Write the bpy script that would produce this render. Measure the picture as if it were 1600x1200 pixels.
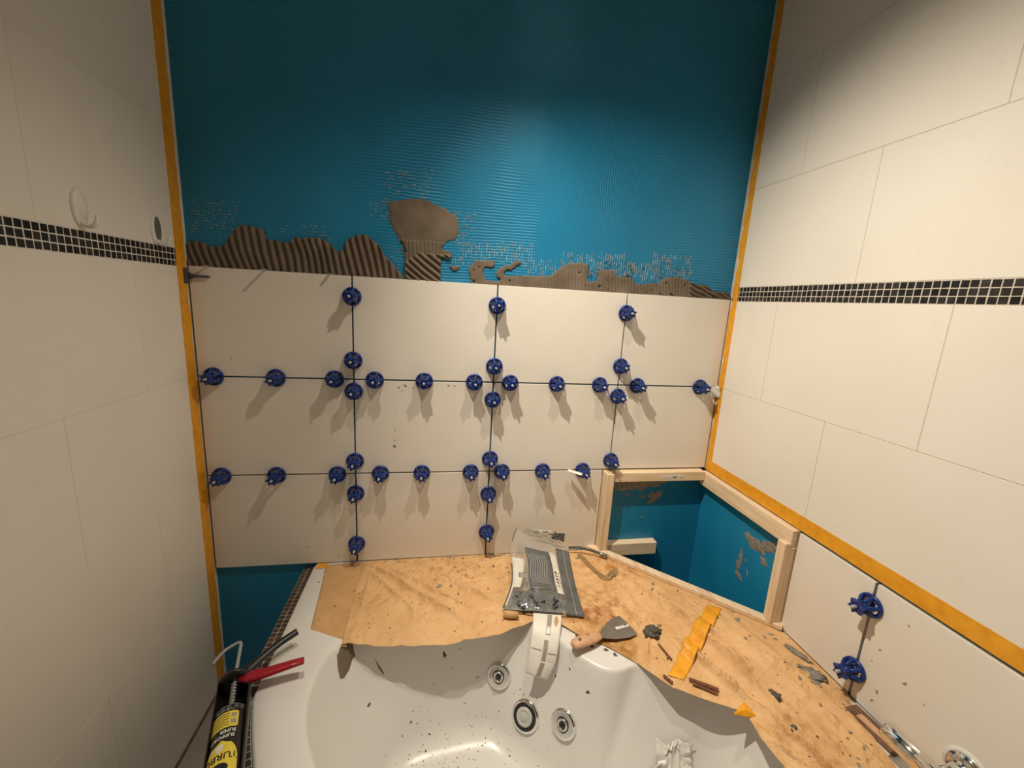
import bpy, bmesh, math, random
from mathutils import Vector, Matrix, noise
from mathutils.bvhtree import BVHTree

# heights below are measured from the top edge of the new wall tiles; H lifts that edge above the floor
H = 1.404
X0, X1 = -0.449, 1.297          # faces of the left and the right wall
DECK = -0.970                   # top of the bath rim
CEIL = 1.040
PI = math.pi
rnd = random.Random(7)
scene = bpy.context.scene
for o in list(bpy.data.objects):
    bpy.data.objects.remove(o)
COL = scene.collection

# ------------------------------------------------------------------ camera, world, light, exposure
cd = bpy.data.cameras.new('camera')
cam = bpy.data.objects.new('camera', cd)
COL.objects.link(cam)
cd.sensor_fit = 'HORIZONTAL'
cd.sensor_width = 36.0
cd.lens = 36.0 * 647.69 / 1600.0
cd.clip_start = 0.02
right = Vector((0.98422668, -0.16799083, 0.0554701))
up = Vector((-0.02079371, 0.20152343, 0.97926295))
back = Vector((-0.17568572, -0.96497015, 0.19485158))
cm = Matrix((right, up, back)).transposed().to_4x4()
cm.translation = Vector((0.26539, -1.36564, -0.04911 + H))
cam.matrix_world = cm
scene.camera = cam

world = bpy.data.worlds.new('world')
scene.world = world
world.use_nodes = True
world.node_tree.nodes['Background'].inputs[0].default_value = (1.0, 0.85, 0.7, 1)
world.node_tree.nodes['Background'].inputs[1].default_value = 0.02

LAMPS = [  # x, y, watts, aim point, cone
    (0.113, -0.61, 156.0, (1.18, -0.54, -0.84), 90),
    (0.696, -0.61, 46.0, (0.10, -0.33, -0.90), 88),
]
LAMP_COLOR = (1.0, 0.90, 0.73)
scene.view_settings.view_transform = 'Standard'
scene.view_settings.look = 'None'
scene.view_settings.gamma = 1.0
scene.view_settings.use_curve_mapping = False
scene.view_settings.exposure = -0.25

# ------------------------------------------------------------------ materials
def lin(r, g, b):
    f = lambda c: (c / 255 / 12.92) if c / 255 <= 0.04045 else ((c / 255 + 0.055) / 1.055) ** 2.4
    return (f(r), f(g), f(b), 1)

class NT:
    def __init__(s, name):
        s.m = bpy.data.materials.new(name)
        s.m.use_nodes = True
        s.t = s.m.node_tree
        s.b = s.t.nodes['Principled BSDF']
    def n(s, typ, **kw):
        nd = s.t.nodes.new(typ)
        for k, v in kw.items():
            if k.startswith('_'):
                setattr(nd, k[1:], v)
            else:
                key = k.replace('__', ' ')
                nd.inputs[int(key[1:]) if key[0] == 'i' and key[1:].isdigit() else key].default_value = v
        return nd
    def l(s, a, b):
        s.t.links.new(a, b)
    def pos(s):
        return s.n('ShaderNodeNewGeometry').outputs['Position']
    def ramp(s, fac, stops):
        r = s.n('ShaderNodeValToRGB')
        e = r.color_ramp.elements
        while len(e) < len(stops):
            e.new(0.5)
        for k, (p, c) in enumerate(stops):
            e[k].position = p
            e[k].color = c if len(c) == 4 else (*c, 1)
        s.l(fac, r.inputs[0])
        return r.outputs[0]
    def noise(s, scale, detail=3, vec=None, rough=0.5):
        nd = s.n('ShaderNodeTexNoise', Scale=scale, Detail=detail, Roughness=rough)
        s.l(vec if vec is not None else s.pos(), nd.inputs['Vector'])
        return nd.outputs['Fac']
    def mapping(s, scale=(1, 1, 1), rot=(0, 0, 0), loc=(0, 0, 0), vec=None):
        nd = s.n('ShaderNodeMapping', Scale=scale, Rotation=rot, Location=loc)
        s.l(vec if vec is not None else s.pos(), nd.inputs['Vector'])
        return nd.outputs[0]
    def mix(s, fac, a, b, typ='MIX'):
        nd = s.n('ShaderNodeMix', _data_type='RGBA', _blend_type=typ)
        for v, i in ((fac, 0), (a, 6), (b, 7)):
            if hasattr(v, 'is_output'):
                s.l(v, nd.inputs[i])
            elif i == 0:
                nd.inputs[0].default_value = v
            else:
                nd.inputs[i].default_value = v if len(v) == 4 else (*v, 1)
        return nd.outputs[2]
    def math(s, op, a, b=0.0, clamp=False):
        nd = s.n('ShaderNodeMath', _operation=op, _use_clamp=clamp)
        for v, i in ((a, 0), (b, 1)):
            if hasattr(v, 'is_output'):
                s.l(v, nd.inputs[i])
            else:
                nd.inputs[i].default_value = v
        return nd.outputs[0]
    def bump(s, h, strength=0.3, dist=0.002):
        nd = s.n('ShaderNodeBump', Strength=strength, Distance=dist)
        s.l(h, nd.inputs['Height'])
        s.l(nd.outputs[0], s.b.inputs['Normal'])
    def color(s, c):
        if hasattr(c, 'is_output'):
            s.l(c, s.b.inputs['Base Color'])
        else:
            s.b.inputs['Base Color'].default_value = c if len(c) == 4 else (*c, 1)
    def done(s, rough=0.5, metal=0.0, spec=None):
        s.b.inputs['Roughness'].default_value = rough
        s.b.inputs['Metallic'].default_value = metal
        if spec is not None:
            s.b.inputs['Specular IOR Level'].default_value = spec
        return s.m

def plain(name, c, rough=0.5, metal=0.0, var=0.08, scale=60, spec=None, bump=0.0):
    t = NT(name)
    f = t.noise(scale, 3)
    a = tuple(v * (1 - var) for v in c[:3]) + (1,)
    b = tuple(min(1, v * (1 + var)) for v in c[:3]) + (1,)
    t.color(t.ramp(f, [(0.3, a), (0.7, b)]))
    if bump:
        t.bump(f, bump, 0.001)
    return t.done(rough, metal, spec)

M = {}
def build_materials():
    # glazed white wall tile, faint mottling, a little grey hand-dirt
    t = NT('white_tile')
    f = t.noise(3.0, 4)
    g = t.noise(38.0, 4)
    c = t.ramp(f, [(0.3, (0.78, 0.725, 0.65)), (0.7, (0.83, 0.78, 0.71))])
    c = t.mix(t.ramp(g, [(0.66, (0, 0, 0)), (0.82, (0.35, 0.35, 0.35))]), c, (0.66, 0.58, 0.49))
    t.color(c)
    t.bump(t.noise(9.0, 2), 0.05, 0.003)
    M['tile'] = t.done(0.36, 0, 0.4)
    M['grout'] = plain('pale_grout', (0.56, 0.50, 0.43, 1), 0.8, var=0.12)
    M['grout2'] = plain('ivory_grout', (0.70, 0.645, 0.57, 1), 0.7, var=0.06)
    M['mgrout'] = plain('mosaic_grout', (0.66, 0.62, 0.55, 1), 0.8, var=0.12)
    # blue waterproofing membrane, combed ridges under the paint
    t = NT('blue_membrane')
    p = t.pos()
    f = t.noise(2.2, 4)
    c = t.ramp(f, [(0.25, (0.008, 0.175, 0.345)), (0.55, (0.012, 0.215, 0.41)), (0.8, (0.022, 0.245, 0.455))])
    big = t.noise(1.0, 0, t.mapping((3.1, 1, 2.1), loc=(4.3, 0, 1.7)))
    wob = t.n('ShaderNodeVectorMath', _operation='ADD')
    nz = t.n('ShaderNodeTexNoise', Scale=2.4, Detail=2.0)
    t.l(p, nz.inputs['Vector'])
    sc = t.n('ShaderNodeVectorMath', _operation='SCALE', Scale=0.035)
    t.l(nz.outputs['Color'], sc.inputs[0])
    t.l(p, wob.inputs[0]); t.l(sc.outputs[0], wob.inputs[1])
    wz = t.n('ShaderNodeTexWave', _wave_type='BANDS', _bands_direction='Z', Scale=34.0, Distortion=1.4, Detail=3.0)
    wx = t.n('ShaderNodeTexWave', _wave_type='BANDS', _bands_direction='X', Scale=38.0, Distortion=1.4, Detail=3.0)
    t.l(wob.outputs[0], wz.inputs[0]); t.l(wob.outputs[0], wx.inputs[0])
    sxx = t.n('ShaderNodeSeparateXYZ'); t.l(wob.outputs[0], sxx.inputs[0])
    m_a = t.n('ShaderNodeMapRange', _clamp=True); t.l(sxx.outputs[0], m_a.inputs[0]); m_a.inputs[1].default_value = 0.585; m_a.inputs[2].default_value = 0.605
    m_b = t.n('ShaderNodeMapRange', _clamp=True); t.l(sxx.outputs[0], m_b.inputs[0]); m_b.inputs[1].default_value = 0.985; m_b.inputs[2].default_value = 0.965
    sel = t.math('MULTIPLY', m_a.outputs[0], m_b.outputs[0])
    w = t.mix(sel, wz.outputs['Color'], wx.outputs['Color'])
    amp = t.noise(1.0, 2, t.mapping((4.5, 1, 2.6), loc=(0.8, 0, 7.7)))
    w = t.mix(t.ramp(amp, [(0.40, (0.12, 0.12, 0.12)), (0.62, (1, 1, 1))]), (0.5, 0.5, 0.5), w)
    # smooth patch of newer paint high on the wall
    sx = t.n('ShaderNodeSeparateXYZ'); t.l(wob.outputs[0], sx.inputs[0])
    def band(o, a, b, e):
        m1 = t.n('ShaderNodeMapRange', _clamp=True); t.l(o, m1.inputs[0])
        m1.inputs[1].default_value = a - e; m1.inputs[2].default_value = a + e
        m2 = t.n('ShaderNodeMapRange', _clamp=True); t.l(o, m2.inputs[0])
        m2.inputs[1].default_value = b + e; m2.inputs[2].default_value = b - e
        return t.math('MULTIPLY', m1.outputs[0], m2.outputs[0])
    msk = t.math('MULTIPLY', band(sx.outputs[0], 0.475, 0.595, 0.02), band(sx.outputs[2], H + 0.37, H + 0.62, 0.03))
    msk2 = t.math('MULTIPLY', band(sx.outputs[0], 0.50, 0.66, 0.03), band(sx.outputs[2], H + 0.64, H + 0.85, 0.03))
    msk = t.math('MAXIMUM', msk, msk2)
    c = t.mix(t.math('MULTIPLY', msk, 0.4), c, (0.03, 0.28, 0.51))
    w = t.mix(msk, w, (0.5, 0.5, 0.5))
    low = t.n('ShaderNodeMapRange', _clamp=True); t.l(sx.outputs[2], low.inputs[0])
    low.inputs[1].default_value = H - 0.30; low.inputs[2].default_value = H - 0.50
    w = t.mix(low.outputs[0], w, (0.5, 0.5, 0.5))
    t.color(c)
    fine = t.noise(120, 3)
    h = t.mix(0.18, w, fine)
    t.bump(h, 0.62, 0.0021)
    M['blue'] = t.done(0.42, 0, 0.45)
    t = NT('smooth_blue')
    f = t.noise(5, 4)
    t.color(t.ramp(f, [(0.3, (0.008, 0.205, 0.40)), (0.7, (0.014, 0.245, 0.46))]))
    t.bump(t.noise(160, 2), 0.12, 0.001)
    M['blue2'] = t.done(0.38, 0, 0.45)
    # grey-brown tile adhesive
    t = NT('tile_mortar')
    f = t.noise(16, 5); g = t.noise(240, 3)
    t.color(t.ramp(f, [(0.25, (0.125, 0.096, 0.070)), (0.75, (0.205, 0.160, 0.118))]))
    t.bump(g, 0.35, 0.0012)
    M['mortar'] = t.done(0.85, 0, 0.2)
    M['smear'] = plain('dried_mortar_film', (0.50, 0.46, 0.40, 1), 0.8, var=0.25, scale=200)
    M['speck'] = plain('dark_mortar_crumb', (0.10, 0.085, 0.070, 1), 0.85, var=0.4, scale=90)
    M['greyblob'] = plain('grey_mortar_blob', (0.24, 0.215, 0.18, 1), 0.8, var=0.3, scale=120)
    M['rust'] = plain('reddish_brown_debris', (0.17, 0.058, 0.028, 1), 0.7, var=0.5, scale=150)
    t = NT('orange_tape')
    f = t.noise(45, 4)
    t.color(t.ramp(f, [(0.3, (0.72, 0.30, 0.012)), (0.7, (0.86, 0.40, 0.02))]))
    t.bump(t.noise(70, 3), 0.25, 0.0015)
    M['tape'] = t.done(0.42)
    # stone mosaic, each piece its own shade
    for nm, a, b in (('black_mosaic', (0.006, 0.005, 0.005), (0.045, 0.036, 0.030)), ('brown_mosaic', (0.030, 0.016, 0.011), (0.10, 0.055, 0.036))):
        t = NT(nm)
        oi = t.n('ShaderNodeObjectInfo')
        c = t.ramp(oi.outputs['Random'], [(0.0, a), (0.75, tuple((x + y) / 2 for x, y in zip(a, b))), (1.0, b)])
        f = t.noise(150, 4)
        c = t.mix(t.ramp(f, [(0.60, (0, 0, 0)), (0.78, (0.5, 0.5, 0.5))]), c, (0.17, 0.14, 0.115))
        t.color(c)
        M[nm] = t.done(0.38)
    M['cap'] = plain('blue_plastic', (0.007, 0.031, 0.20, 1), 0.34, var=0.1)
    M['strap'] = plain('grey_plastic', (0.34, 0.345, 0.36, 1), 0.45, var=0.1)
    M['dgrey'] = plain('dark_grey_plastic', (0.085, 0.085, 0.095, 1), 0.45, var=0.2)
    # pine, grain along the length of the batten
    for ax, scl in (('x', (3.0, 42, 42)), ('y', (42, 3.0, 42)), ('z', (42, 42, 3.0))):
        t = NT('pine_wood_' + ax)
        tc = t.n('ShaderNodeTexCoord').outputs['Object']
        f = t.noise(1.6, 4, t.mapping(scl, vec=tc))
        c = t.ramp(f, [(0.3, (0.68, 0.48, 0.28)), (0.5, (0.80, 0.62, 0.42)), (0.75, (0.86, 0.71, 0.52))])
        k = t.noise(9, 2, t.mapping(tuple(0.3 + v / 18 for v in scl), vec=tc))
        c = t.mix(t.ramp(k, [(0.68, (0, 0, 0)), (0.80, (0.5, 0.5, 0.5))]), c, (0.34, 0.18, 0.08))
        t.color(c)
        t.bump(f, 0.12, 0.001)
        M['pine' + ax] = t.done(0.6)
    # white acrylic bath
    t = NT('white_acrylic')
    f = t.noise(7, 4); g = t.noise(300, 2)
    c = t.ramp(f, [(0.3, (0.70, 0.68, 0.655)), (0.7, (0.74, 0.72, 0.695))])
    c = t.mix(t.ramp(g, [(0.70, (0, 0, 0)), (0.8, (0.4, 0.4, 0.4))]), c, (0.62, 0.57, 0.50))
    t.color(c)
    M['acrylic'] = t.done(0.24, 0, 0.5)
    M['chrome'] = plain('chrome', (0.80, 0.80, 0.80, 1), 0.07, 1.0, var=0.02)
    M['steel'] = plain('brushed_steel', (0.40, 0.385, 0.36, 1), 0.30, 0.9, var=0.12, scale=40)
    M['black'] = plain('black_plastic', (0.010, 0.010, 0.011, 1), 0.35, var=0.2)
    M['blackmetal'] = plain('black_enamel', (0.016, 0.014, 0.013, 1), 0.3, var=0.2)
    M['silgrey'] = plain('grey_jet_face', (0.50, 0.49, 0.47, 1), 0.3, var=0.06)
    # kraft masking paper, rusty slurry stains near the corner
    t = NT('kraft_paper')
    f = t.noise(11, 5); g = t.noise(95, 4)
    c = t.ramp(f, [(0.3, (0.64, 0.375, 0.165)), (0.7, (0.76, 0.475, 0.230))])
    c = t.mix(t.ramp(g, [(0.60, (0, 0, 0)), (0.78, (0.45, 0.45, 0.45))]), c, (0.36, 0.19, 0.075))
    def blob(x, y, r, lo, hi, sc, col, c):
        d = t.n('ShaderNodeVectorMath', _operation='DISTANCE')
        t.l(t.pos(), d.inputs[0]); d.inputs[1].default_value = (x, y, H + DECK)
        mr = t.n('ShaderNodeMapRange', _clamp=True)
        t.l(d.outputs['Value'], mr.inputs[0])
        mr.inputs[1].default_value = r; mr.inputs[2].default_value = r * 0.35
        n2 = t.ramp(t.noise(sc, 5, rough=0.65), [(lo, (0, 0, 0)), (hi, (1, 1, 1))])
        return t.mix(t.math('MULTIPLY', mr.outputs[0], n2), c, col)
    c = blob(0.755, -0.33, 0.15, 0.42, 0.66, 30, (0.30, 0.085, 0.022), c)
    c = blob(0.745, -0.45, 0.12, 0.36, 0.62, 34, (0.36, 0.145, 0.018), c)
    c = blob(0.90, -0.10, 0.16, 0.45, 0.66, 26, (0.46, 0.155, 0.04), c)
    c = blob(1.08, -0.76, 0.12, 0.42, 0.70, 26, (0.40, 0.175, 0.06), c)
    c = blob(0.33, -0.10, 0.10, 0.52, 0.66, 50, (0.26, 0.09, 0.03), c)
    t.color(c)
    wv = t.n('ShaderNodeTexVoronoi', _feature='DISTANCE_TO_EDGE', Scale=16.0)
    nzp = t.n('ShaderNodeTexNoise', Scale=9.0, Detail=2.0)
    t.l(t.pos(), nzp.inputs['Vector'])
    wsc = t.n('ShaderNodeVectorMath', _operation='SCALE', Scale=0.12); t.l(nzp.outputs['Color'], wsc.inputs[0])
    wad = t.n('ShaderNodeVectorMath', _operation='ADD'); t.l(t.pos(), wad.inputs[0]); t.l(wsc.outputs[0], wad.inputs[1])
    t.l(wad.outputs[0], wv.inputs['Vector'])
    hh = t.math('ADD', t.math('MULTIPLY', wv.outputs['Distance'], 1.5), t.math('MULTIPLY', t.noise(30, 5, rough=0.6), 0.8))
    t.bump(hh, 0.8, 0.0105)
    M['paper'] = t.done(0.5, 0, 0.35)
    M['paper2'] = plain('smooth_kraft_paper', (0.60, 0.35, 0.155, 1), 0.5, var=0.12, scale=18)
    M['brownmark'] = plain('brown_mark', (0.30, 0.185, 0.085, 1), 0.6, var=0.25, scale=60)
    M['wood'] = plain('beech_handle', (0.60, 0.35, 0.20, 1), 0.5, var=0.12, scale=70)
    M['white'] = plain('white_plastic', (0.78, 0.76, 0.72, 1), 0.35, var=0.03)
    M['wpaper'] = plain('white_label_paper', (0.78, 0.74, 0.68, 1), 0.6, var=0.06, scale=30)
    M['print'] = plain('grey_print', (0.33, 0.30, 0.26, 1), 0.6, var=0.3, scale=300)
    M['printdk'] = plain('black_print', (0.03, 0.025, 0.025, 1), 0.6)
    M['red'] = plain('red_enamel', (0.32, 0.006, 0.018, 1), 0.3, var=0.08)
    M['redprint'] = plain('red_print', (0.45, 0.05, 0.04, 1), 0.5)
    M['yellow'] = plain('yellow_label', (0.78, 0.60, 0.06, 1), 0.4, var=0.05)
    M['bagdark'] = plain('grey_bag_print', (0.125, 0.128, 0.132, 1), 0.25, var=0.15, scale=40)
    M['bagmid'] = plain('light_grey_bag_stripe', (0.33, 0.325, 0.31, 1), 0.28, var=0.1)
    M['bagwhite'] = plain('white_bag_print', (0.70, 0.66, 0.59, 1), 0.3, var=0.08)
    M['content'] = plain('dark_wedges_in_bag', (0.020, 0.024, 0.040, 1), 0.3, var=0.5, scale=60)
    M['clipbit'] = plain('slate_plastic', (0.05, 0.056, 0.075, 1), 0.3, var=0.4, scale=60)
    M['floor'] = plain('greige_floor', (0.36, 0.31, 0.265, 1), 0.5, var=0.1, scale=8)
    M['ceil'] = plain('ceiling_paint', (0.80, 0.76, 0.70, 1), 0.8, var=0.02)
    M['kitwood'] = plain('dark_brown_strip', (0.16, 0.085, 0.05, 1), 0.7, var=0.4, scale=70)
    M['hookdark'] = plain('grey_green_pad', (0.15, 0.15, 0.12, 1), 0.3)
    t = NT('clear_film')
    t.color((0.55, 0.54, 0.50, 1))
    t.b.inputs['Alpha'].default_value = 0.14
    t.bump(t.noise(40, 3), 0.5, 0.004)
    M['film'] = t.done(0.10, 0, 0.5)
    t = NT('lamp_lens')
    t.b.inputs['Emission Color'].default_value = (1, 0.8, 0.56, 1)
    t.b.inputs['Emission Strength'].default_value = 12
    M['lens'] = t.done(0.4)
build_materials()

# ------------------------------------------------------------------ mesh helpers
def ploc(p):
    v = Vector((0, 0, 0))
    while p is not None:
        v += p.location
        p = p.parent
    return v

def link(name, me, mat, parent=None, smooth=False):
    if smooth:
        me.polygons.foreach_set('use_smooth', [True] * len(me.polygons))
    if mat is not None and not me.materials:
        me.materials.append(M[mat] if isinstance(mat, str) else mat)
    o = bpy.data.objects.new(name, me)
    COL.objects.link(o)
    if parent is not None:
        o.parent = parent
    return o

def mesh(name, verts, faces, mat, parent=None, smooth=False, local=False):
    """verts in scene coordinates (height from tile edge); origin goes to the centre of the bottom"""
    me = bpy.data.meshes.new(name)
    if local:
        me.from_pydata([tuple(v) for v in verts], [], faces)
        me.update()
        return link(name, me, mat, parent, smooth)
    vs = [Vector(v) + Vector((0, 0, H)) for v in verts]
    lo = Vector([min(v[i] for v in vs) for i in range(3)])
    hi = Vector([max(v[i] for v in vs) for i in range(3)])
    org = Vector(((lo.x + hi.x) / 2, (lo.y + hi.y) / 2, lo.z))
    me.from_pydata([tuple(v - org) for v in vs], [], faces)
    me.update()
    o = link(name, me, mat, parent, smooth)
    o.location = org - (ploc(parent) if parent is not None else Vector((0, 0, 0)))
    return o

def thing(name, label, cat, loc=(0, 0, 0), group=None, local=False):
    o = bpy.data.objects.new(name, None)
    COL.objects.link(o)
    o.empty_display_size = 0.02
    o.location = Vector(loc) + Vector((0, 0, H))
    tag(o, label, cat, group)
    return o

def tag(o, label=None, cat=None, group=None, kind=None):
    if label: o['label'] = label
    if cat: o['category'] = cat
    if group: o['group'] = group
    if kind: o['kind'] = kind
    return o

def box_geo(lo, hi, bev=0.0):
    (x0, y0, z0), (x1, y1, z1) = lo, hi
    if not bev:
        v = [(x0, y0, z0), (x1, y0, z0), (x1, y1, z0), (x0, y1, z0), (x0, y0, z1), (x1, y0, z1), (x1, y1, z1), (x0, y1, z1)]
        f = [(0, 3, 2, 1), (4, 5, 6, 7), (0, 1, 5, 4), (1, 2, 6, 5), (2, 3, 7, 6), (3, 0, 4, 7)]
        return v, f
    bm = bmesh.new()
    bmesh.ops.create_cube(bm, size=1)
    for q in bm.verts:
        q.co = Vector(((x0 + x1) / 2 + q.co.x * (x1 - x0), (y0 + y1) / 2 + q.co.y * (y1 - y0), (z0 + z1) / 2 + q.co.z * (z1 - z0)))
    bmesh.ops.bevel(bm, geom=bm.edges[:], offset=bev, segments=1, affect='EDGES')
    v = [tuple(q.co) for q in bm.verts]
    bm.verts.index_update()
    f = [tuple(q.index for q in p.verts) for p in bm.faces]
    bm.free()
    return v, f

def box(name, lo, hi, mat, parent=None, bev=0.0):
    v, f = box_geo(lo, hi, bev)
    return mesh(name, v, f, mat, parent)

def beam_geo(a, b, w, h, upv=(0, 0, 1), bev=0.0):
    """box from a to b with width w across and height h along upv"""
    a, b = Vector(a), Vector(b)
    d = (b - a); L = d.length; d.normalize()
    u = Vector(upv); s = d.cross(u).normalized(); u = s.cross(d)
    v, f = box_geo((0, -w / 2, -h / 2), (L, w / 2, h / 2), bev)
    return [a + d * p[0] + s * p[1] + u * p[2] for p in v], f

def join(parts):
    V, F = [], []
    for v, f in parts:
        k = len(V)
        V += [tuple(p) for p in v]
        F += [tuple(i + k for i in q) for q in f]
    return V, F

def tube_geo(path, rad, seg=10, cap=True, flat=1.0, upv=None):
    path = [Vector(p) for p in path]
    n = len(path)
    rads = rad if isinstance(rad, (list, tuple)) else [rad] * n
    V, F = [], []
    ref = Vector(upv) if upv else None
    for i, p in enumerate(path):
        d = (path[min(i + 1, n - 1)] - path[max(i - 1, 0)]).normalized()
        if ref is None:
            ref = Vector((0, 0, 1)) if abs(d.z) < 0.9 else Vector((1, 0, 0))
        s = d.cross(ref).normalized()
        u = s.cross(d).normalized()
        ref = u
        for k in range(seg):
            a = 2 * PI * k / seg
            V.append(p + s * math.cos(a) * rads[i] + u * math.sin(a) * rads[i] * flat)
    for i in range(n - 1):
        for k in range(seg):
            a, b = i * seg + k, i * seg + (k + 1) % seg
            F.append((a, b, b + seg, a + seg))
    if cap:
        F.append(tuple(range(seg))[::-1])
        F.append(tuple(range((n - 1) * seg, n * seg)))
    return V, F

def lathe_geo(prof, seg=24, origin=(0, 0, 0), axis=(0, 0, 1), close=False, cap=True):
    ax = Vector(axis).normalized()
    e1 = ax.orthogonal().normalized()
    e2 = ax.cross(e1)
    o = Vector(origin)
    V, F = [], []
    for r, z in prof:
        for k in range(seg):
            a = 2 * PI * k / seg
            V.append(o + ax * z + (e1 * math.cos(a) + e2 * math.sin(a)) * r)
    n = len(prof)
    for i in range(n - 1 if not close else n):
        j = (i + 1) % n
        for k in range(seg):
            k2 = (k + 1) % seg
            F.append((i * seg + k, i * seg + k2, j * seg + k2, j * seg + k))
    if not close and cap:
        if prof[0][0] > 1e-6: F.append(tuple(range(seg))[::-1])
        if prof[-1][0] > 1e-6: F.append(tuple(range((n - 1) * seg, n * seg)))
    return V, F

def grid_geo(fn, nu, nv):
    V = [fn(i / nu, j / nv) for j in range(nv + 1) for i in range(nu + 1)]
    F = [(j * (nu + 1) + i, j * (nu + 1) + i + 1, (j + 1) * (nu + 1) + i + 1, (j + 1) * (nu + 1) + i) for j in range(nv) for i in range(nu)]
    return V, F

def sheet_geo(fn, nu, nv, thick, nrm):
    """grid surface with thickness: fn(u,v) -> point, nrm(u,v) -> offset direction"""
    V, F = grid_geo(fn, nu, nv)
    n = len(V)
    W = [Vector(V[j * (nu + 1) + i]) - Vector(nrm(i / nu, j / nv)) * thick for j in range(nv + 1) for i in range(nu + 1)]
    G = [tuple(k + n for k in f[::-1]) for f in F]
    edge = [i for i in range(nu)] 
    def q(i, j): return j * (nu + 1) + i
    S = []
    for i in range(nu):
        S.append((q(i + 1, 0), q(i, 0), q(i, 0) + n, q(i + 1, 0) + n))
        S.append((q(i, nv), q(i + 1, nv), q(i + 1, nv) + n, q(i, nv) + n))
    for j in range(nv):
        S.append((q(0, j), q(0, j + 1), q(0, j + 1) + n, q(0, j) + n))
        S.append((q(nu, j + 1), q(nu, j), q(nu, j) + n, q(nu, j + 1) + n))
    return V + W, F + G + S

def prism_geo(poly, z0, z1, fn=None):
    """extrude a 2D outline between two offsets; fn maps (a,b,c) to scene coordinates"""
    fn = fn or (lambda a, b, c: (a, b, c))
    n = len(poly)
    V = [fn(a, b, z0) for a, b in poly] + [fn(a, b, z1) for a, b in poly]
    F = [tuple(range(n))[::-1], tuple(range(n, 2 * n))]
    F += [(i, (i + 1) % n, (i + 1) % n + n, i + n) for i in range(n)]
    return V, F

def blob_geo(c, ex, ey, ez, seed, sub=2, rough=0.35, flatten=True):
    """lumpy crumb; ex, ey, ez are half-axis vectors"""
    bm = bmesh.new()
    bmesh.ops.create_icosphere(bm, subdivisions=sub, radius=1)
    V = []
    for q in bm.verts:
        p = q.co.copy()
        k = 1 + rough * noise.noise(p * 1.9 + Vector((seed * 3.7, seed * 1.3, 0)))
        k += rough * 0.5 * noise.noise(p * 4.3 + Vector((0, seed * 2.1, seed)))
        p *= k
        if flatten and p.z < -0.1: p.z = -0.1
        V.append(Vector(c) + Vector(ex) * p.x + Vector(ey) * p.y + Vector(ez) * p.z)
    bm.verts.index_update()
    F = [tuple(q.index for q in f.verts) for f in bm.faces]
    bm.free()
    return V, F

def splat_geo(c, e1, e2, nrm, r, seed, n=9, h=0.0008, stretch=1.0):
    """flat irregular spatter on a surface"""
    rg = random.Random(seed)
    c, e1, e2, nrm = Vector(c), Vector(e1), Vector(e2), Vector(nrm)
    a0 = rg.random() * 6.28
    rot = rg.random() * 3.14
    V = [c + nrm * h]
    for k in range(n):
        a = a0 + 2 * PI * k / n
        rr = r * (0.55 + 0.75 * rg.random())
        x, y = math.cos(a) * rr * stretch, math.sin(a) * rr
        x, y = x * math.cos(rot) - y * math.sin(rot), x * math.sin(rot) + y * math.cos(rot)
        V.append(c + e1 * x + e2 * y + nrm * h * 0.15)
    return V, [(0, 1 + k, 1 + (k + 1) % n) for k in range(n)]

def text_geo(s, size, bold=0.0):
    """flat lettering as 2D verts and faces, centred"""
    cu = bpy.data.curves.new('lettering', 'FONT')
    cu.body = s
    cu.size = size
    cu.offset = bold
    cu.resolution_u = 3
    cu.align_x = 'CENTER'
    cu.align_y = 'CENTER'
    ob = bpy.data.objects.new('lettering', cu)
    COL.objects.link(ob)
    dg = bpy.context.evaluated_depsgraph_get()
    me = bpy.data.meshes.new_from_object(ob.evaluated_get(dg))
    V = [(v.co.x, v.co.y) for v in me.vertices]
    F = [tuple(p.vertices) for p in me.polygons]
    bpy.data.objects.remove(ob)
    bpy.data.meshes.remove(me)
    bpy.data.curves.remove(cu)
    return V, F

def inside(poly, x, y):
    r = False
    j = len(poly) - 1
    for i in range(len(poly)):
        xi, yi = poly[i]; xj, yj = poly[j]
        if (yi > y) != (yj > y) and x < (xj - xi) * (y - yi) / (yj - yi) + xi:
            r = not r
        j = i
    return r

def resample(pts, t):
    pts = [Vector(p) for p in pts]
    L = [0]
    for a, b in zip(pts, pts[1:]): L.append(L[-1] + (b - a).length)
    s = t * L[-1]
    for i in range(len(pts) - 1):
        if s <= L[i + 1] or i == len(pts) - 2:
            k = (s - L[i]) / max(1e-9, L[i + 1] - L[i])
            return pts[i].lerp(pts[i + 1], min(1, max(0, k)))

def smooth_poly(pts, n, closed=True):
    """Catmull-Rom resampling"""
    out = []
    m = len(pts)
    for i in range(m if closed else m - 1):
        p0, p1, p2, p3 = (Vector(pts[(i + k) % m]) if closed else Vector(pts[min(max(i + k, 0), m - 1)]) for k in (-1, 0, 1, 2))
        for k in range(n):
            t = k / n
            out.append(0.5 * ((2 * p1) + (p2 - p0) * t + (2 * p0 - 5 * p1 + 4 * p2 - p3) * t * t + (3 * p1 - p0 - 3 * p2 + p3) * t ** 3))
    if not closed: out.append(Vector(pts[-1]))
    return out

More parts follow.
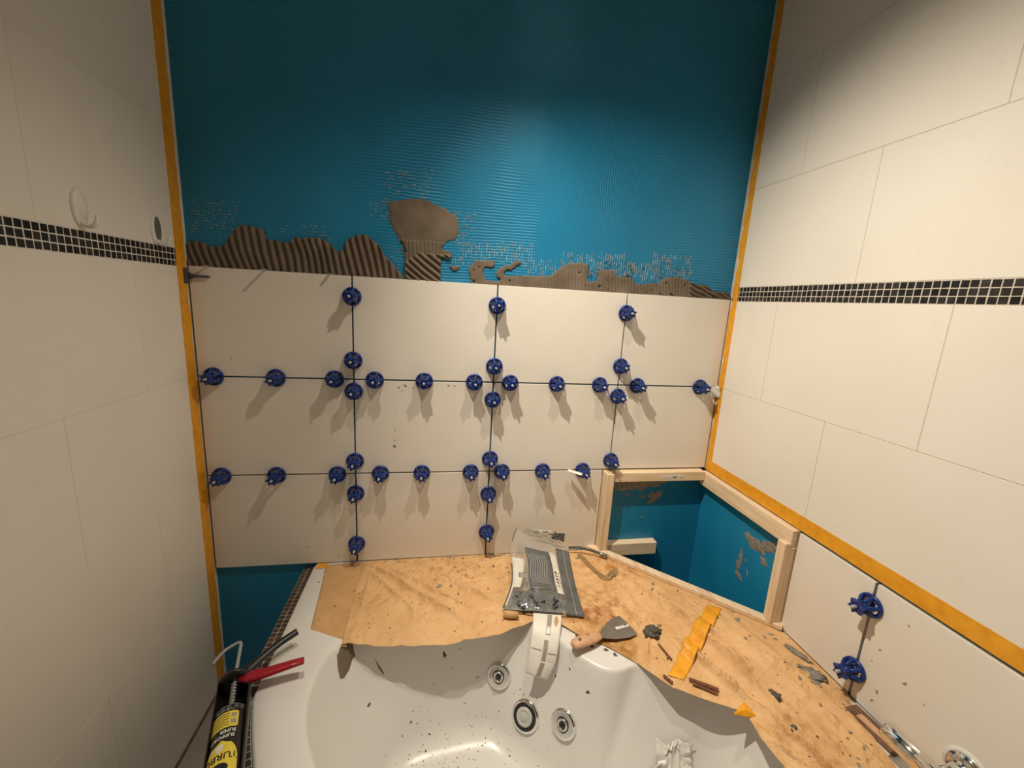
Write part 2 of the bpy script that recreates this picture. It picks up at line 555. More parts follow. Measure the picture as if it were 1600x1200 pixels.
# ------------------------------------------------------------------ the room
FL = -H                       # floor height in scene coordinates
YB = 0.012                    # face of the blue back wall
XB = X1 + 0.012               # face of the blue right wall
YF = -3.00                    # wall behind the photographer
tag(box('floor', (X0 - 0.1, YF - 0.1, FL - 0.1), (X1 + 0.1, YB + 0.1, FL), 'floor'), kind='structure')
tag(box('ceiling', (X0 - 0.1, YF - 0.1, CEIL), (X1 + 0.1, YB + 0.1, CEIL + 0.1), 'ceil'), kind='structure')
wall_back = tag(box('wall_back', (X0 - 0.1, YB, FL), (XB + 0.1, YB + 0.1, CEIL), 'blue'), kind='structure',
                label='blue membrane back wall with combed trowel ridges above the new tiles')
wall_left = tag(box('wall_left', (X0 - 0.1, YF, FL), (X0 - 0.0004, YB, CEIL), 'grout2'), kind='structure')
wall_right = tag(box('wall_right', (XB, YF, FL), (XB + 0.1, YB, CEIL), 'blue2'), kind='structure')
wall_front = tag(box('wall_front', (X0 - 0.1, YF - 0.1, FL), (X1 + 0.1, YF, CEIL), 'floor'), kind='structure')

TW, TH = 0.4570, 0.3208
G = 0.0052                    # open joint between the new tiles
def wtile(parent, lo, hi, bev=0.0007):
    return box('tile', lo, hi, 'tile', parent, bev)

# new tiles on the back wall
cols = [(X0 + 0.005, 0.0), (0.0, 0.45), (0.45, 0.90), (0.90, X1 - 0.004)]
for r in range(3):
    for c, (a, b) in enumerate(cols):
        if r == 2 and c == 3: continue
        if r == 2 and c == 2: b = 0.876
        wtile(wall_back, (a + (G / 2 if c else 0), 0.0, (-TH * (r + 1) + G / 2) if r < 2 else -0.9675), (b - (G / 2 if c < 3 else 0), YB, -TH * r - (G / 2 if r else 0)))

# older tiles on the side walls, flush pale joints
ROWS = [(-0.3208, -0.0051, 0.213), (0.0440, 0.3620, 0.449), (0.3620, 0.6830, 0.216), (0.6830, CEIL, 0.449)]
g = 0.0008
def side_rows(parent, rows, x0, x1, y_stop):
    for z0, z1, first in rows:
        ys = [-0.0015] + [-(first + TW * k) for k in range(7) if first + TW * k < -y_stop - 0.05] + [y_stop]
        for a, b in zip(ys, ys[1:]):
            wtile(parent, (x0, b + g, z0 + g), (x1, a - g, z1 - g), 0.0006)
side_rows(wall_right, [(-0.6450, -0.3208, 0.447)] + ROWS, X1, XB, YF)
side_rows(wall_left, [(FL, -0.967, 0.456), (-0.967, -0.6416, 0.229), (-0.6416, -0.3208, 0.456)] + ROWS, X0 - 0.008, X0, YF)
box('grout_bed', (X1 + 0.0005, YF, -0.6450), (XB, YB - 0.002, CEIL), 'grout', wall_right)
# new tiles low on the right wall
for a, b in ((-0.441, -0.6605), (-0.6605, -1.118), (-1.118, -1.576)):
    wtile(wall_right, (X1 - 0.001, b + (G * 0.6), -0.966), (XB, a - (G * 0.6), -0.6535))

tag(box('trim_1', (X0, YF, FL), (X0 + 0.006, YB, FL + 0.006), 'kitwood'), kind='structure', label='dark joint strip along the foot of the left wall')
# mosaic bands
P = 0.0163
def mosaic_mesh(name, mat, size, depth):
    v, f = box_geo((-depth, -size / 2, -size / 2), (0, size / 2, size / 2), 0.0007)
    me = bpy.data.meshes.new(name)
    me.from_pydata(v, [], f); me.update()
    me.materials.append(M[mat])
    return me
mos_me = mosaic_mesh('mosaic_tile', 'black_mosaic', 0.0145, 0.005)
def band(parent, xface, sgn, n):
    bed = box('mosaic_band', (min(xface, xface + sgn * 0.006), YF, -0.0051), (max(xface, xface + sgn * 0.006), -0.002, 0.044), 'mgrout', parent)
    bed.location.x += sgn * 0.0012
    bl = ploc(bed)
    stuff = []
    k = 0
    y = -0.010
    while y > YF + 0.02:
        for r in range(3):
            c = Vector((xface, y, -0.0051 + P * (r + 0.5)))
            if k < n:
                o = bpy.data.objects.new('mosaic_tile', mos_me)
                COL.objects.link(o)
                o.parent = bed
                jx = rnd.uniform(-0.0004, 0.0004)
                o.location = c + Vector((0, jx, H + rnd.uniform(-0.0003, 0.0003))) - bl
                if sgn > 0: o.rotation_euler = (0, 0, PI)
                o.rotation_euler.x = rnd.uniform(-0.03, 0.03)
            else:
                d = (0.0, 0.005) if sgn > 0 else (-0.005, 0.0)
                stuff.append(box_geo((c.x + d[0], c.y - 0.0072, c.z - 0.0072), (c.x + d[1], c.y + 0.0072, c.z + 0.0072)))
        k += 1
        y -= P
    v, f = join(stuff)
    tag(mesh('mosaic_tiles', v, f, 'black_mosaic', bed), kind='stuff')
band(wall_right, X1, 1, 66)
band(wall_left, X0, -1, 60)

# ------------------------------------------------------------------ trowelled mortar above the tiles
M1 = [(-0.451, -0.0), (-0.441, 0.068), (-0.419, 0.073), (-0.383, 0.06), (-0.349, 0.065), (-0.34, 0.087), (-0.307, 0.122), (-0.269, 0.125), (-0.239, 0.115), (-0.236, 0.092), (-0.209, 0.086), (-0.186, 0.085), (-0.161, 0.1), (-0.121, 0.105), (-0.081, 0.102), (-0.057, 0.089), (-0.046, 0.069), (-0.033, 0.07), (-0.016, 0.101), (0.017, 0.122), (0.042, 0.126), (0.059, 0.111), (0.084, 0.096), (0.088, 0.075), (0.11, 0.055), (0.153, 0.01), (0.158, -0.007)]
M2 = [(0.111, 0.225), (0.183, 0.241), (0.233, 0.236), (0.271, 0.22), (0.313, 0.201), (0.321, 0.155), (0.308, 0.131), (0.273, 0.118), (0.267, 0.101), (0.298, 0.093), (0.302, 0.079), (0.285, 0.068), (0.267, 0.074), (0.267, -0.002), (0.156, -0.006), (0.156, 0.092), (0.144, 0.118), (0.127, 0.146), (0.111, 0.17)]
M3 = [(0.292, 0.051), (0.328, 0.054), (0.317, 0.036), (0.307, 0.035)]
M4 = [(0.363, -0.004), (0.354, 0.051), (0.381, 0.077), (0.403, 0.075), (0.435, 0.077), (0.44, 0.063), (0.422, 0.052), (0.407, 0.058), (0.401, 0.04), (0.409, 0.016), (0.449, 0.011), (0.441, 0.036), (0.455, 0.057), (0.483, 0.066), (0.512, 0.083), (0.524, 0.076), (0.506, 0.061), (0.463, 0.04), (0.474, 0.031), (0.541, 0.038), (0.628, 0.041), (0.642, 0.059), (0.666, 0.075), (0.688, 0.087), (0.75, 0.092), (0.756, 0.03), (0.788, 0.036), (0.784, 0.068), (0.835, 0.079), (0.854, 0.058), (0.907, 0.054), (0.931, 0.033), (0.971, 0.04), (1.017, 0.046), (1.032, 0.062), (1.073, 0.069), (1.131, 0.057), (1.146, 0.047), (1.203, 0.046), (1.219, 0.028), (1.282, 0.027), (1.300, 0.009), (1.300, -0.007)]
def ridge1(x, z):
    ph = (x + 0.22 * z + 0.010 * noise.noise(Vector((x * 7, z * 9, 1)))) / 0.0195
    s = 0.5 + 0.5 * math.sin(2 * PI * ph)
    return 0.0010 + 0.0092 * s ** 0.8
def ridge2(x, z):
    n = noise.noise(Vector((x * 14, z * 14, 4)))
    if z > 0.118 + 0.004 * n: return 0.0022 + 0.0006 * n
    if z < 0.083 - 0.75 * max(0, 0.20 - x) + 0.006 * n:
        ph = (x * 0.62 + z * 0.80 + 0.005 * n) / 0.0170
        return 0.004 + 0.009 * (0.5 + 0.5 * math.sin(2 * PI * ph)) ** 0.8
    return 0.0055 + 0.0016 * math.sin(2 * PI * x / 0.012) + 0.0012 * n
def ridge4(x, z):
    n = noise.noise(Vector((x * 26, z * 26, 9)))
    if x > 1.13 and z < 0.05:
        return 0.004 + 0.008 * (0.5 + 0.5 * math.sin(2 * PI * (x * 0.5 + z * 1.3 + 0.008 * n) / 0.019))
    s = 0.5 + 0.5 * math.sin(2 * PI * (x + 0.12 * z) / 0.0118)
    return 0.0038 + 0.0017 * s + 0.0014 * n
def mortar(poly, fn, step=0.0026, holes=0.0, seed=0):
    xs = [p[0] for p in poly]; zs = [p[1] for p in poly]
    nx = int((max(xs) - min(xs)) / step) + 2
    nz = int((max(zs) - min(zs)) / step) + 2
    ins, pt = {}, {}
    for i in range(nx + 1):
        for j in range(nz + 1):
            x = min(xs) - step / 2 + i * step
            z = min(zs) - step / 2 + j * step
            q = Vector((x * 60, z * 60, seed))
            wx = x + 0.0045 * noise.noise(q); wz = z + 0.0045 * noise.noise(q + Vector((7, 3, 5)))
            ok = inside(poly, wx, wz) and z > -0.0008
            if ok and holes and noise.noise(Vector((x * 85, z * 85, seed + 3))) > holes and z < 0.07: ok = False
            ins[i, j] = ok
            pt[i, j] = (x, z)
    V, F, idx = [], [], {}
    def vid(i, j):
        if (i, j) not in idx:
            x, z = pt[i, j]
            nb = sum(ins.get((i + a, j + b), False) for a in (-1, 0, 1) for b in (-1, 0, 1))
            k = min(1.0, max(0.0, (nb - 2) / 6.0)) if z > 0.006 else 1.0
            idx[i, j] = len(V)
            V.append((x, YB - fn(x, z) * k - 0.0002, max(z, 0.0002)))
        return idx[i, j]
    for i in range(nx):
        for j in range(nz):
            if sum(ins[a] for a in ((i, j), (i + 1, j), (i + 1, j + 1), (i, j + 1))) >= 3:
                F.append((vid(i, j), vid(i + 1, j), vid(i + 1, j + 1), vid(i, j + 1)))
    o = mesh('mortar_patch', V, F, 'mortar', wall_back, smooth=True)
    return o
mortar(M1, ridge1, 0.0022, 0, 1)
mortar(M2, ridge2, 0.0022, 0, 2)
mortar(M3, ridge4, 0.0022, 0, 3)
mortar(M4, ridge4, 0.0022, 0.60, 4)

# dried dashes left where the comb only grazed the ridges
dash = []
def dashes(x0, x1, z0, z1, n, horiz, seed, ln=0.009, pitch=0.0082):
    rg = random.Random(seed)
    for _ in range(n):
        x, z = rg.uniform(x0, x1), rg.uniform(z0, z1)
        fade = noise.noise(Vector((x * 22, z * 22, seed))) + 0.25
        if rg.random() > fade + 0.45: continue
        L, w = rg.uniform(0.3, 1.45) * ln, rg.uniform(0.0005, 0.0013)
        if horiz:
            z = round(z / pitch) * pitch + rg.uniform(-0.001, 0.001) - 0.02 * (x - 0.2)
            lo, hi = (x - L / 2, 0, z - w / 2), (x + L / 2, 0, z + w / 2)
        else:
            x = round(x / pitch) * pitch + rg.uniform(-0.0008, 0.0008)
            lo, hi = (x - w / 2, 0, z - L / 2), (x + w / 2, 0, z + L / 2)
        v, f = box_geo((lo[0], YB - 0.0012, lo[2]), (hi[0], YB + 0.0005, hi[2]))
        dash.append((v, f))
dashes(0.095, 0.185, 0.225, 0.315, 95, True, 1)
dashes(0.20, 0.235, 0.23, 0.33, 40, True, 2)
dashes(0.055, 0.115, 0.165, 0.225, 45, True, 3)
dashes(0.27, 0.375, 0.115, 0.215, 150, True, 4, 0.008)
dashes(-0.43, -0.31, 0.075, 0.175, 120, True, 5, 0.007)
dashes(-0.20, -0.05, 0.10, 0.135, 50, True, 6, 0.008)
dashes(0.07, 0.15, 0.02, 0.10, 40, True, 7, 0.006)
dashes(0.30, 0.46, 0.06, 0.125, 110, False, 8, 0.014)
dashes(0.44, 0.56, 0.07, 0.135, 110, False, 9, 0.014)
dashes(0.53, 0.70, 0.045, 0.09, 110, False, 10, 0.014)
dashes(0.66, 0.76, 0.085, 0.115, 50, False, 11, 0.012)
dashes(0.755, 0.88, 0.05, 0.125, 150, False, 12, 0.014)
dashes(0.88, 1.06, 0.05, 0.10, 150, False, 13, 0.014)
dashes(0.98, 1.13, 0.05, 0.135, 150, False, 14, 0.012)
v, f = join(dash)
tag(mesh('mortar_dashes', v, f, 'smear', wall_back), kind='stuff')
# scraped ragged fringe of the centre patch
fr = []
for k in range(46):
    t = k / 45
    p = resample([(0.108, 0.215), (0.115, 0.165), (0.135, 0.13), (0.150, 0.10), (0.160, 0.05), (0.158, 0.02)], t)
    fr.append(splat_geo((p.x + rnd.uniform(-0.006, 0.003), YB - 0.0004, p.y), (1, 0, 0), (0, 0, 1), (0, -1, 0), rnd.uniform(0.0015, 0.004), k, 7, 0.0015))
for k in range(60):
    x = rnd.uniform(0.75, 1.12)
    fr.append(splat_geo((x, YB - 0.004, rnd.uniform(0.012, 0.12)), (1, 0, 0), (0, 0, 1), (0, -1, 0), rnd.uniform(0.001, 0.0035), 100 + k, 7, 0.004, 1.8))
v, f = join(fr)
tag(mesh('mortar_crumbs', v, f, 'mortar', wall_back), kind='stuff')
# smudges of mortar inside the boxed corner
def smudge(c, e1, e2, nrm, r, st, seed, rot):
    c, e1, e2, nrm = Vector(c), Vector(e1), Vector(e2), Vector(nrm)
    n = 30
    V = [c + nrm * 0.0022]
    for ring, hh in ((0.6, 0.0020), (1.0, 0.0002)):
        for k in range(n):
            a = 2 * PI * k / n
            q = Vector((math.cos(a) * 1.6, math.sin(a) * 1.6, seed * 1.7))
            rr = r * ring * (1 + 0.75 * noise.noise(q) + 0.45 * noise.noise(q * 2.7) + 0.3 * noise.noise(q * 6))
            x, y = math.cos(a) * rr * st, math.sin(a) * rr
            x, y = x * math.cos(rot) - y * math.sin(rot), x * math.sin(rot) + y * math.cos(rot)
            V.append(c + e1 * x + e2 * y + nrm * hh)
    F = [(0, 1 + k, 1 + (k + 1) % n) for k in range(n)] + [(1 + k, 1 + n + k, 1 + n + (k + 1) % n, 1 + (k + 1) % n) for k in range(n)]
    return V, F
sm = []
for i, (x, z, r, st, ro) in enumerate(((0.950, -0.712, 0.020, 1.8, 0), (0.995, -0.712, 0.022, 2.2, 0), (1.05, -0.708, 0.020, 2.4, 0.05), (1.11, -0.703, 0.016, 2.4, 0.1), (1.10, -0.764, 0.018, 1.3, 0.3), (1.120, -0.752, 0.012, 1.5, 0.2), (1.085, -0.785, 0.007, 1.2, 1.0), (1.055, -0.760, 0.006, 1.8, 0), (1.06, -0.85, 0.003, 1.4, 0), (0.99, -0.75, 0.004, 2.5, 0))):
    sm.append(smudge((x, YB - 0.0003, z), (1, 0, 0), (0, 0, 1), (0, -1, 0), r, st, i + 1, ro))
v, f = join(sm)
tag(mesh('mortar_smudges', v, f, 'greyblob', wall_back), kind='stuff')
sm = []
for i, (y, z, r, st, ro) in enumerate(((-0.262, -0.790, 0.016, 1.9, 0.5), (-0.300, -0.788, 0.018, 2.0, -0.2), (-0.340, -0.765, 0.018, 1.9, -0.6), (-0.372, -0.752, 0.012, 1.6, -0.5), (-0.330, -0.825, 0.012, 1.3, 0.2), (-0.236, -0.872, 0.008, 3.0, 1.45), (-0.230, -0.905, 0.009, 2.6, 1.6), (-0.238, -0.938, 0.010, 1.6, 0.4), (-0.252, -0.945, 0.003, 4.0, 0.2), (-0.275, -0.905, 0.003, 5.0, 1.2), (-0.385, -0.825, 0.009, 1.4, 1.4), (-0.392, -0.870, 0.008, 1.6, 1.5), (-0.395, -0.915, 0.007, 1.8, 1.5), (-0.26, -0.87, 0.004, 1.5, 1.2))):
    sm.append(smudge((XB - 0.0003, y, z), (0, 1, 0), (0, 0, 1), (-1, 0, 0), r, st, i + 20, ro))
v, f = join(sm)
tag(mesh('mortar_smudges', v, f, 'greyblob', wall_right), kind='stuff')

# ------------------------------------------------------------------ orange tape along the corners
def ragged_strip(path, nrm, side, w0, w1, seed, r0=0.0, r1=0.0, n=90, th=0.0006):
    """strip along path; offsets w0 (ragged by r0) to w1 (ragged by r1) along side"""
    nrm, side = Vector(nrm), Vector(side)
    def fn(u, v):
        p = resample(path, u)
        a = w0 + r0 * (noise.noise(Vector((u * 40, seed, 0))) + 0.5 * noise.noise(Vector((u * 130, seed, 3))))
        b = w1 + r1 * (noise.noise(Vector((u * 40, seed, 8))) + 0.5 * noise.noise(Vector((u * 130, seed, 5))))
        return p + side * (a + (b - a) * v) + nrm * (th + 0.0004 * noise.noise(Vector((u * 60, v * 3, seed))))
    return sheet_geo(fn, n, 3, th, lambda u, v: nrm)
v, f = ragged_strip([(X0, 0, CEIL), (X0, 0, FL)], (1, 0, 0), (0, -1, 0), 0.003, 0.046, 1, 0.006, 0.001)
tag(mesh('masking_tape', v, f, 'tape'), 'orange masking tape running down the left corner beside the blue wall', 'tape', 'orange masking tape')
v, f = ragged_strip([(X1, 0, CEIL), (X1, 0, -0.603)], (-1, 0, 0), (0, -1, 0), 0.004, 0.031, 2, 0.009, 0.001)
tag(mesh('masking_tape', v, f, 'tape'), 'orange masking tape running down the right corner to the wooden frame', 'tape', 'orange masking tape')
v, f = ragged_strip([(X1, -0.002, 0), (X1, -1.60, 0)], (-1, 0, 0), (0, 0, 1), -0.645, -0.603, 3, 0.0012, 0.0006, 60)
tag(mesh('masking_tape', v, f, 'tape'), 'wide orange tape along the bottom edge of the right wall tiles', 'tape', 'orange masking tape')

# ------------------------------------------------------------------ downlights in the ceiling (above the frame)
for i, (lx, ly, watt, aim, cone) in enumerate(LAMPS):
    d = thing('downlight', 'round recessed ceiling downlight nearer the %s wall' % ('left' if i == 0 else 'right'), 'downlight', (lx, ly, CEIL), 'ceiling downlights')
    v, f = lathe_geo([(0.028, 0.0), (0.045, 0.0), (0.045, -0.004), (0.040, -0.007), (0.030, -0.006), (0.028, 0.0)], 32, (lx, ly, CEIL), (0, 0, 1))
    mesh('trim_ring', v, f, 'white', d, True)
    v, f = lathe_geo([(0.0001, -0.002), (0.027, -0.002), (0.027, 0.0)], 24, (lx, ly, CEIL), (0, 0, 1))
    mesh('lens', v, f, 'lens', d)
    ld = bpy.data.lights.new('downlight_beam', 'SPOT')
    ld.energy = watt
    ld.color = LAMP_COLOR
    ld.spot_size = math.radians(cone)
    ld.spot_blend = 1.0
    ld.shadow_soft_size = 0.016
    lo = bpy.data.objects.new('downlight_beam', ld)
    COL.objects.link(lo)
    p = Vector((lx, ly, CEIL - 0.016 + H))
    lo.location = p
    lo.rotation_euler = (Vector(aim) + Vector((0, 0, H)) - p).to_track_quat('-Z', 'Y').to_euler()

# ------------------------------------------------------------------ corner bath
CX, CY = 0.50, -0.78          # pole used to shape the bath, on its diagonal axis
CR = (1.283, 0.0)             # the corner its front curve is struck from
outer = [(-0.14, 0.009), (0.875, 0.009), (0.875, 0.0), (1.283, -0.408), (1.3075, -0.434), (1.3075, -1.423), (1.283, -1.423)]
a0 = math.atan2(-0.4925, -1.423); 
ang = [math.atan2(-1.423, -0.4925) + (math.atan2(-0.4925, -1.423) - math.atan2(-1.423, -0.4925)) * k / 40 for k in range(41)]
outer += [(CR[0] + 1.506 * math.cos(a), 1.506 * math.sin(a)) for a in ang]
inner = [(0.800, -0.510), (0.752, -0.519), (0.708, -0.508), (0.650, -0.452), (0.603, -0.385), (0.552, -0.325), (0.47, -0.300), (0.36, -0.305), (0.16, -0.320), (0.03, -0.345), (-0.012, -0.42), (-0.012, -0.54), (0.042, -0.665), (0.140, -0.82), (0.246, -0.95),
         (0.40, -1.10), (0.57, -1.235), (0.72, -1.30), (0.86, -1.29), (0.96, -1.22), (1.02, -1.08), (1.05, -0.92), (1.06, -0.78), (1.045, -0.66), (0.99, -0.585), (0.91, -0.545), (0.845, -0.525)]
lower = [(0.625, -0.565), (0.565, -0.505), (0.505, -0.445), (0.455, -0.402), (0.41, -0.386), (0.33, -0.388), (0.22, -0.405), (0.150, -0.445), (0.135, -0.520), (0.155, -0.610), (0.200, -0.700), (0.270, -0.810), (0.340, -0.910),
         (0.45, -1.00), (0.60, -1.10), (0.74, -1.145), (0.84, -1.11), (0.90, -1.01), (0.93, -0.89), (0.935, -0.77), (0.915, -0.69), (0.86, -0.655), (0.775, -0.655), (0.70, -0.632)]
inner = [tuple(p) for p in smooth_poly(inner, 10)]
lower = [tuple(p) for p in smooth_poly(lower, 10)]
def ray_r(poly, th):
    d = (math.cos(th), math.sin(th))
    best = None
    for i in range(len(poly)):
        x1, y1 = poly[i][0] - CX, poly[i][1] - CY
        x2, y2 = poly[(i + 1) % len(poly)][0] - CX, poly[(i + 1) % len(poly)][1] - CY
        ex, ey = x2 - x1, y2 - y1
        den = d[0] * ey - d[1] * ex
        if abs(den) < 1e-12: continue
        t = (x1 * ey - y1 * ex) / den
        s = (x1 * d[1] - y1 * d[0]) / den
        if t > 0 and -1e-9 <= s <= 1 + 1e-9 and (best is None or t > best): best = t
    return best
NT_ = 288
prof_out = [(0.0, -0.060), (0.0, -0.010), (0.003, -0.003), (0.010, 0.0)]
lipr = 0.016
rings = []
for k in range(NT_):
    th = 2 * PI * k / NT_
    ro, ri, dd = ray_r(outer, th), ray_r(inner, th), ray_r(inner, th) - ray_r(lower, th)
    ring = [(ro - a, z) for a, z in prof_out]
    ring += [(ro + (ri - ro) * 0.35, 0.0), (ro + (ri - ro) * 0.60, -0.001), (ro + (ri - ro) * 0.82, -0.0028)]
    ring += [(ri + lipr * 0.5 - lipr * math.sin(a), -0.0035 - lipr * (1 - math.cos(a))) for a in (0.0, 0.4, 0.8, 1.15)]
    e = ring[-1]
    bot = -0.262
    for s in (0.15, 0.35, 0.55, 0.75, 0.9):
        ring.append((e[0] + (ri - dd - e[0]) * (s ** 1.12), e[1] + (bot - e[1]) * s))
    for s in (0.0, 0.2, 0.4, 0.6, 0.8, 1.0):
        a = s * PI / 2
        ring.append((ri - dd - 0.075 * (1 - math.cos(a)) - 0.018 * s, bot - 0.050 * math.sin(a)))
    rb = ring[-1][0]
    ring += [(rb * 0.6, -0.318), (rb * 0.25, -0.322)]
    rings.append([(CX + r * math.cos(th), CY + r * math.sin(th), DECK + z) for r, z in ring])
m = len(rings[0])
V = [p for r in rings for p in r] + [(CX, CY, DECK - 0.324)]
F = []
for k in range(NT_):
    k2 = (k + 1) % NT_
    for j in range(m - 1):
        F.append((k * m + j, k * m + j + 1, k2 * m + j + 1, k2 * m + j))
    F.append((k * m + m - 1, len(V) - 1, k2 * m + m - 1))
F = [q[::-1] for q in F]
tub = thing('corner_bath', 'white acrylic corner whirlpool bath, dusty and partly covered with brown paper', 'bathtub', (CX, CY, FL))
mesh('shell', V, F, 'acrylic', tub, True)
bvh = BVHTree.FromPolygons([Vector(p) for p in V], F)
def on_basin(x, y, h):
    """nearest spot of the basin surface and its normal (towards the room)"""
    loc, nrm, idx, dist = bvh.find_nearest(Vector((x, y, h)))
    if nrm.dot(Vector((CX, CY, DECK + 0.3)) - loc) < 0: nrm = -nrm
    return loc, nrm

def jet(x, y, h, R, kind, label):
    loc, nrm = on_basin(x, y, h)
    j = mesh('water_jet' if kind == 'jet' else 'suction_inlet', *lathe_geo([(R * 0.98, -0.004), (R, 0.001), (R * 0.985, 0.005), (R * 0.90, 0.009), (R * 0.78, 0.0095), (R * 0.66, 0.007), (R * 0.60, 0.004), (0.0003, 0.004)], 40, loc, nrm), 'chrome', tub, True)
    j['label'] = label
    if kind == 'jet':
        mesh('jet_face', *lathe_geo([(R * 0.80, 0.0098), (R * 0.66, 0.0076), (R * 0.42, 0.0060), (R * 0.38, 0.0040)], 36, loc, nrm, cap=False), 'silgrey', j, True)
        mesh('nozzle', *lathe_geo([(R * 0.40, 0.004), (R * 0.40, 0.010), (R * 0.34, 0.012), (R * 0.26, 0.010), (R * 0.24, 0.005)], 28, loc, nrm, cap=False), 'chrome', j, True)
        mesh('nozzle_seat', *lathe_geo([(R * 0.47, 0.0068), (R * 0.46, 0.0072), (R * 0.39, 0.0070)], 28, loc, nrm, cap=False), 'black', j, True)
        mesh('nozzle_hole', *lathe_geo([(R * 0.22, 0.0045), (R * 0.20, 0.0065), (0.0003, 0.0065)], 20, loc, nrm), 'black', j)
    else:
        mesh('gasket', *lathe_geo([(R * 0.80, 0.0095), (R * 0.80, 0.0108), (R * 0.58, 0.0108), (R * 0.58, 0.006)], 36, loc, nrm), 'black', j, True)
        mesh('grille', *lathe_geo([(R * 0.57, 0.006), (R * 0.57, 0.0125), (R * 0.52, 0.0145), (R * 0.34, 0.015), (R * 0.32, 0.0138), (R * 0.29, 0.0150), (0.0003, 0.0155)], 36, loc, nrm), 'silgrey', j, True)
jet(0.459, -0.360, -1.124, 0.036, 'jet', 'round chrome jet left of the suction inlet')
jet(0.529, -0.435, -1.187, 0.042, 'suction', 'larger chrome and black suction inlet')
jet(0.622, -0.498, -1.148, 0.037, 'jet', 'round chrome jet right of the suction inlet')

# grit lying in the basin and on the rim
rg = random.Random(3)
gr = []
for k in range(330):
    a, r = rg.uniform(0, 6.28), rg.random() ** 0.6
    x, y = 0.36 + 0.22 * r * math.cos(a), -0.50 + 0.17 * r * math.sin(a)
    loc, nrm, i_, d_ = bvh.ray_cast(Vector((x, y, DECK + 0.1)), Vector((0, 0, -1)))
    if loc is None or loc.z > DECK - 0.16: continue
    s = rg.uniform(0.0006, 0.0017) * (2.0 if rg.random() < 0.08 else 1)
    e1 = nrm.orthogonal().normalized()
    gr.append(splat_geo(loc, e1, nrm.cross(e1), nrm, s, k, 6, 0.0012, rg.uniform(1, 2)))
v, f = join(gr)
tag(mesh('grit', v, f, 'speck', tub), kind='stuff')
gr = []
for x, y, h, r, st in ((0.30, -0.33, -1.06, 0.006, 2.2), (0.345, -0.33, -1.05, 0.003, 1), (0.32, -0.335, -1.10, 0.002, 1), (0.66, -0.44, -1.03, 0.004, 1.2), (0.68, -0.50, -1.05, 0.005, 1.5), (0.735, -0.455, -0.97, 0.007, 1.5), (0.70, -0.44, -0.972, 0.007, 1.2), (0.755, -0.475, -0.972, 0.006, 2), (0.67, -0.40, -0.97, 0.006, 1), (0.10, -0.40, -1.13, 0.004, 2), (0.60, -0.44, -1.06, 0.003, 1.5), (-0.10, -0.10, -0.97, 0.004, 1), (-0.095, -0.05, -0.97, 0.003, 1.4), (-0.09, -0.085, -0.97, 0.002, 1)):
    loc, nrm = on_basin(x, y, h)
    if nrm.z < 0: nrm = -nrm
    e1 = nrm.orthogonal().normalized()
    gr.append(splat_geo(loc, e1, nrm.cross(e1), nrm, r * 0.8, int(x * 991 + y * 77), 9, 0.0012, st))
v, f = join(gr)
tag(mesh('splashes', v, f, 'speck', tub), kind='stuff')

# two thin grey-brown patches laid on the left slope of the basin
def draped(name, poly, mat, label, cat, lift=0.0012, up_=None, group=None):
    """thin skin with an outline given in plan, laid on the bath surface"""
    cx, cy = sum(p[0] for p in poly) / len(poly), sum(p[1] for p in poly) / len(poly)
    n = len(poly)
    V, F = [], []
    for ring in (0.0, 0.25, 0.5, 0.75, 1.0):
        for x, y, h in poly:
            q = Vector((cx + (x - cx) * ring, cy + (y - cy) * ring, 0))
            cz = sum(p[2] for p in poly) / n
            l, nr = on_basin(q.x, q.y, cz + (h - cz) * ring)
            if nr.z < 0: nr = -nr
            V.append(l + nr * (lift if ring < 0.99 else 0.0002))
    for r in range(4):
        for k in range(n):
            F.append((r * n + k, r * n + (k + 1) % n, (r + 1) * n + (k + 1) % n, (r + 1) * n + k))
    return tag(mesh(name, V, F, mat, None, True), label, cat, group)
draped('brown_patch', [(0.012, -0.352, -0.984), (0.052, -0.345, -0.984), (0.056, -0.354, -1.00), (0.061, -0.360, -1.014), (0.055, -0.366, -1.020), (0.050, -0.380, -1.036), (0.036, -0.394, -1.046), (0.022, -0.398, -1.044), (0.012, -0.384, -1.022), (0.008, -0.366, -1.0)], 'mortar', 'broad grey-brown patch on the bath under the left paper corner', 'smear', group='grey-brown patches in the bath')
draped('brown_patch', [(0.108, -0.350, -1.035), (0.114, -0.352, -1.045), (0.128, -0.356, -1.066), (0.136, -0.360, -1.082), (0.131, -0.359, -1.078), (0.120, -0.355, -1.062)], 'mortar', 'thin pointed grey-brown patch right of the broad one in the bath', 'smear', group='grey-brown patches in the bath')

# crumpled white film stuck to the bath wall on the right
loc, nrm = on_basin(0.86, -0.62, -1.14)
def crumple(name, c, e1, e2, nrm, w, h, amp, seed, mat, n=16):
    def fn(u, v):
        q = Vector((u * 4, v * 4, seed))
        k = 1 - 0.35 * abs(noise.noise(q))
        a = (u - 0.5) * k + 0.30 * noise.noise(Vector((u * 2.2, v * 2.2, seed + 5)))
        b = (v - 0.5) * k + 0.30 * noise.noise(Vector((u * 2.2, v * 2.2, seed + 8)))
        return Vector(c) + Vector(e1) * a * w + Vector(e2) * b * h + Vector(nrm) * (0.003 + amp * (0.5 + abs(noise.noise(q * 1.3)) + 0.6 * abs(noise.noise(q * 3.1))))
    return sheet_geo(fn, n, n, 0.0012, lambda u, v: Vector(nrm))
e1 = Vector((0, 0, 1)).cross(nrm).normalized()
v, f = crumple('x', loc + Vector((0, 0, -0.012)), e1, nrm.cross(e1), nrm, 0.085, 0.10, 0.012, 5, 'white', 26)
tag(mesh('crumpled_film', v, f, 'white', None, True), 'crumpled white scrap stuck inside the bath at the lower right', 'scrap')

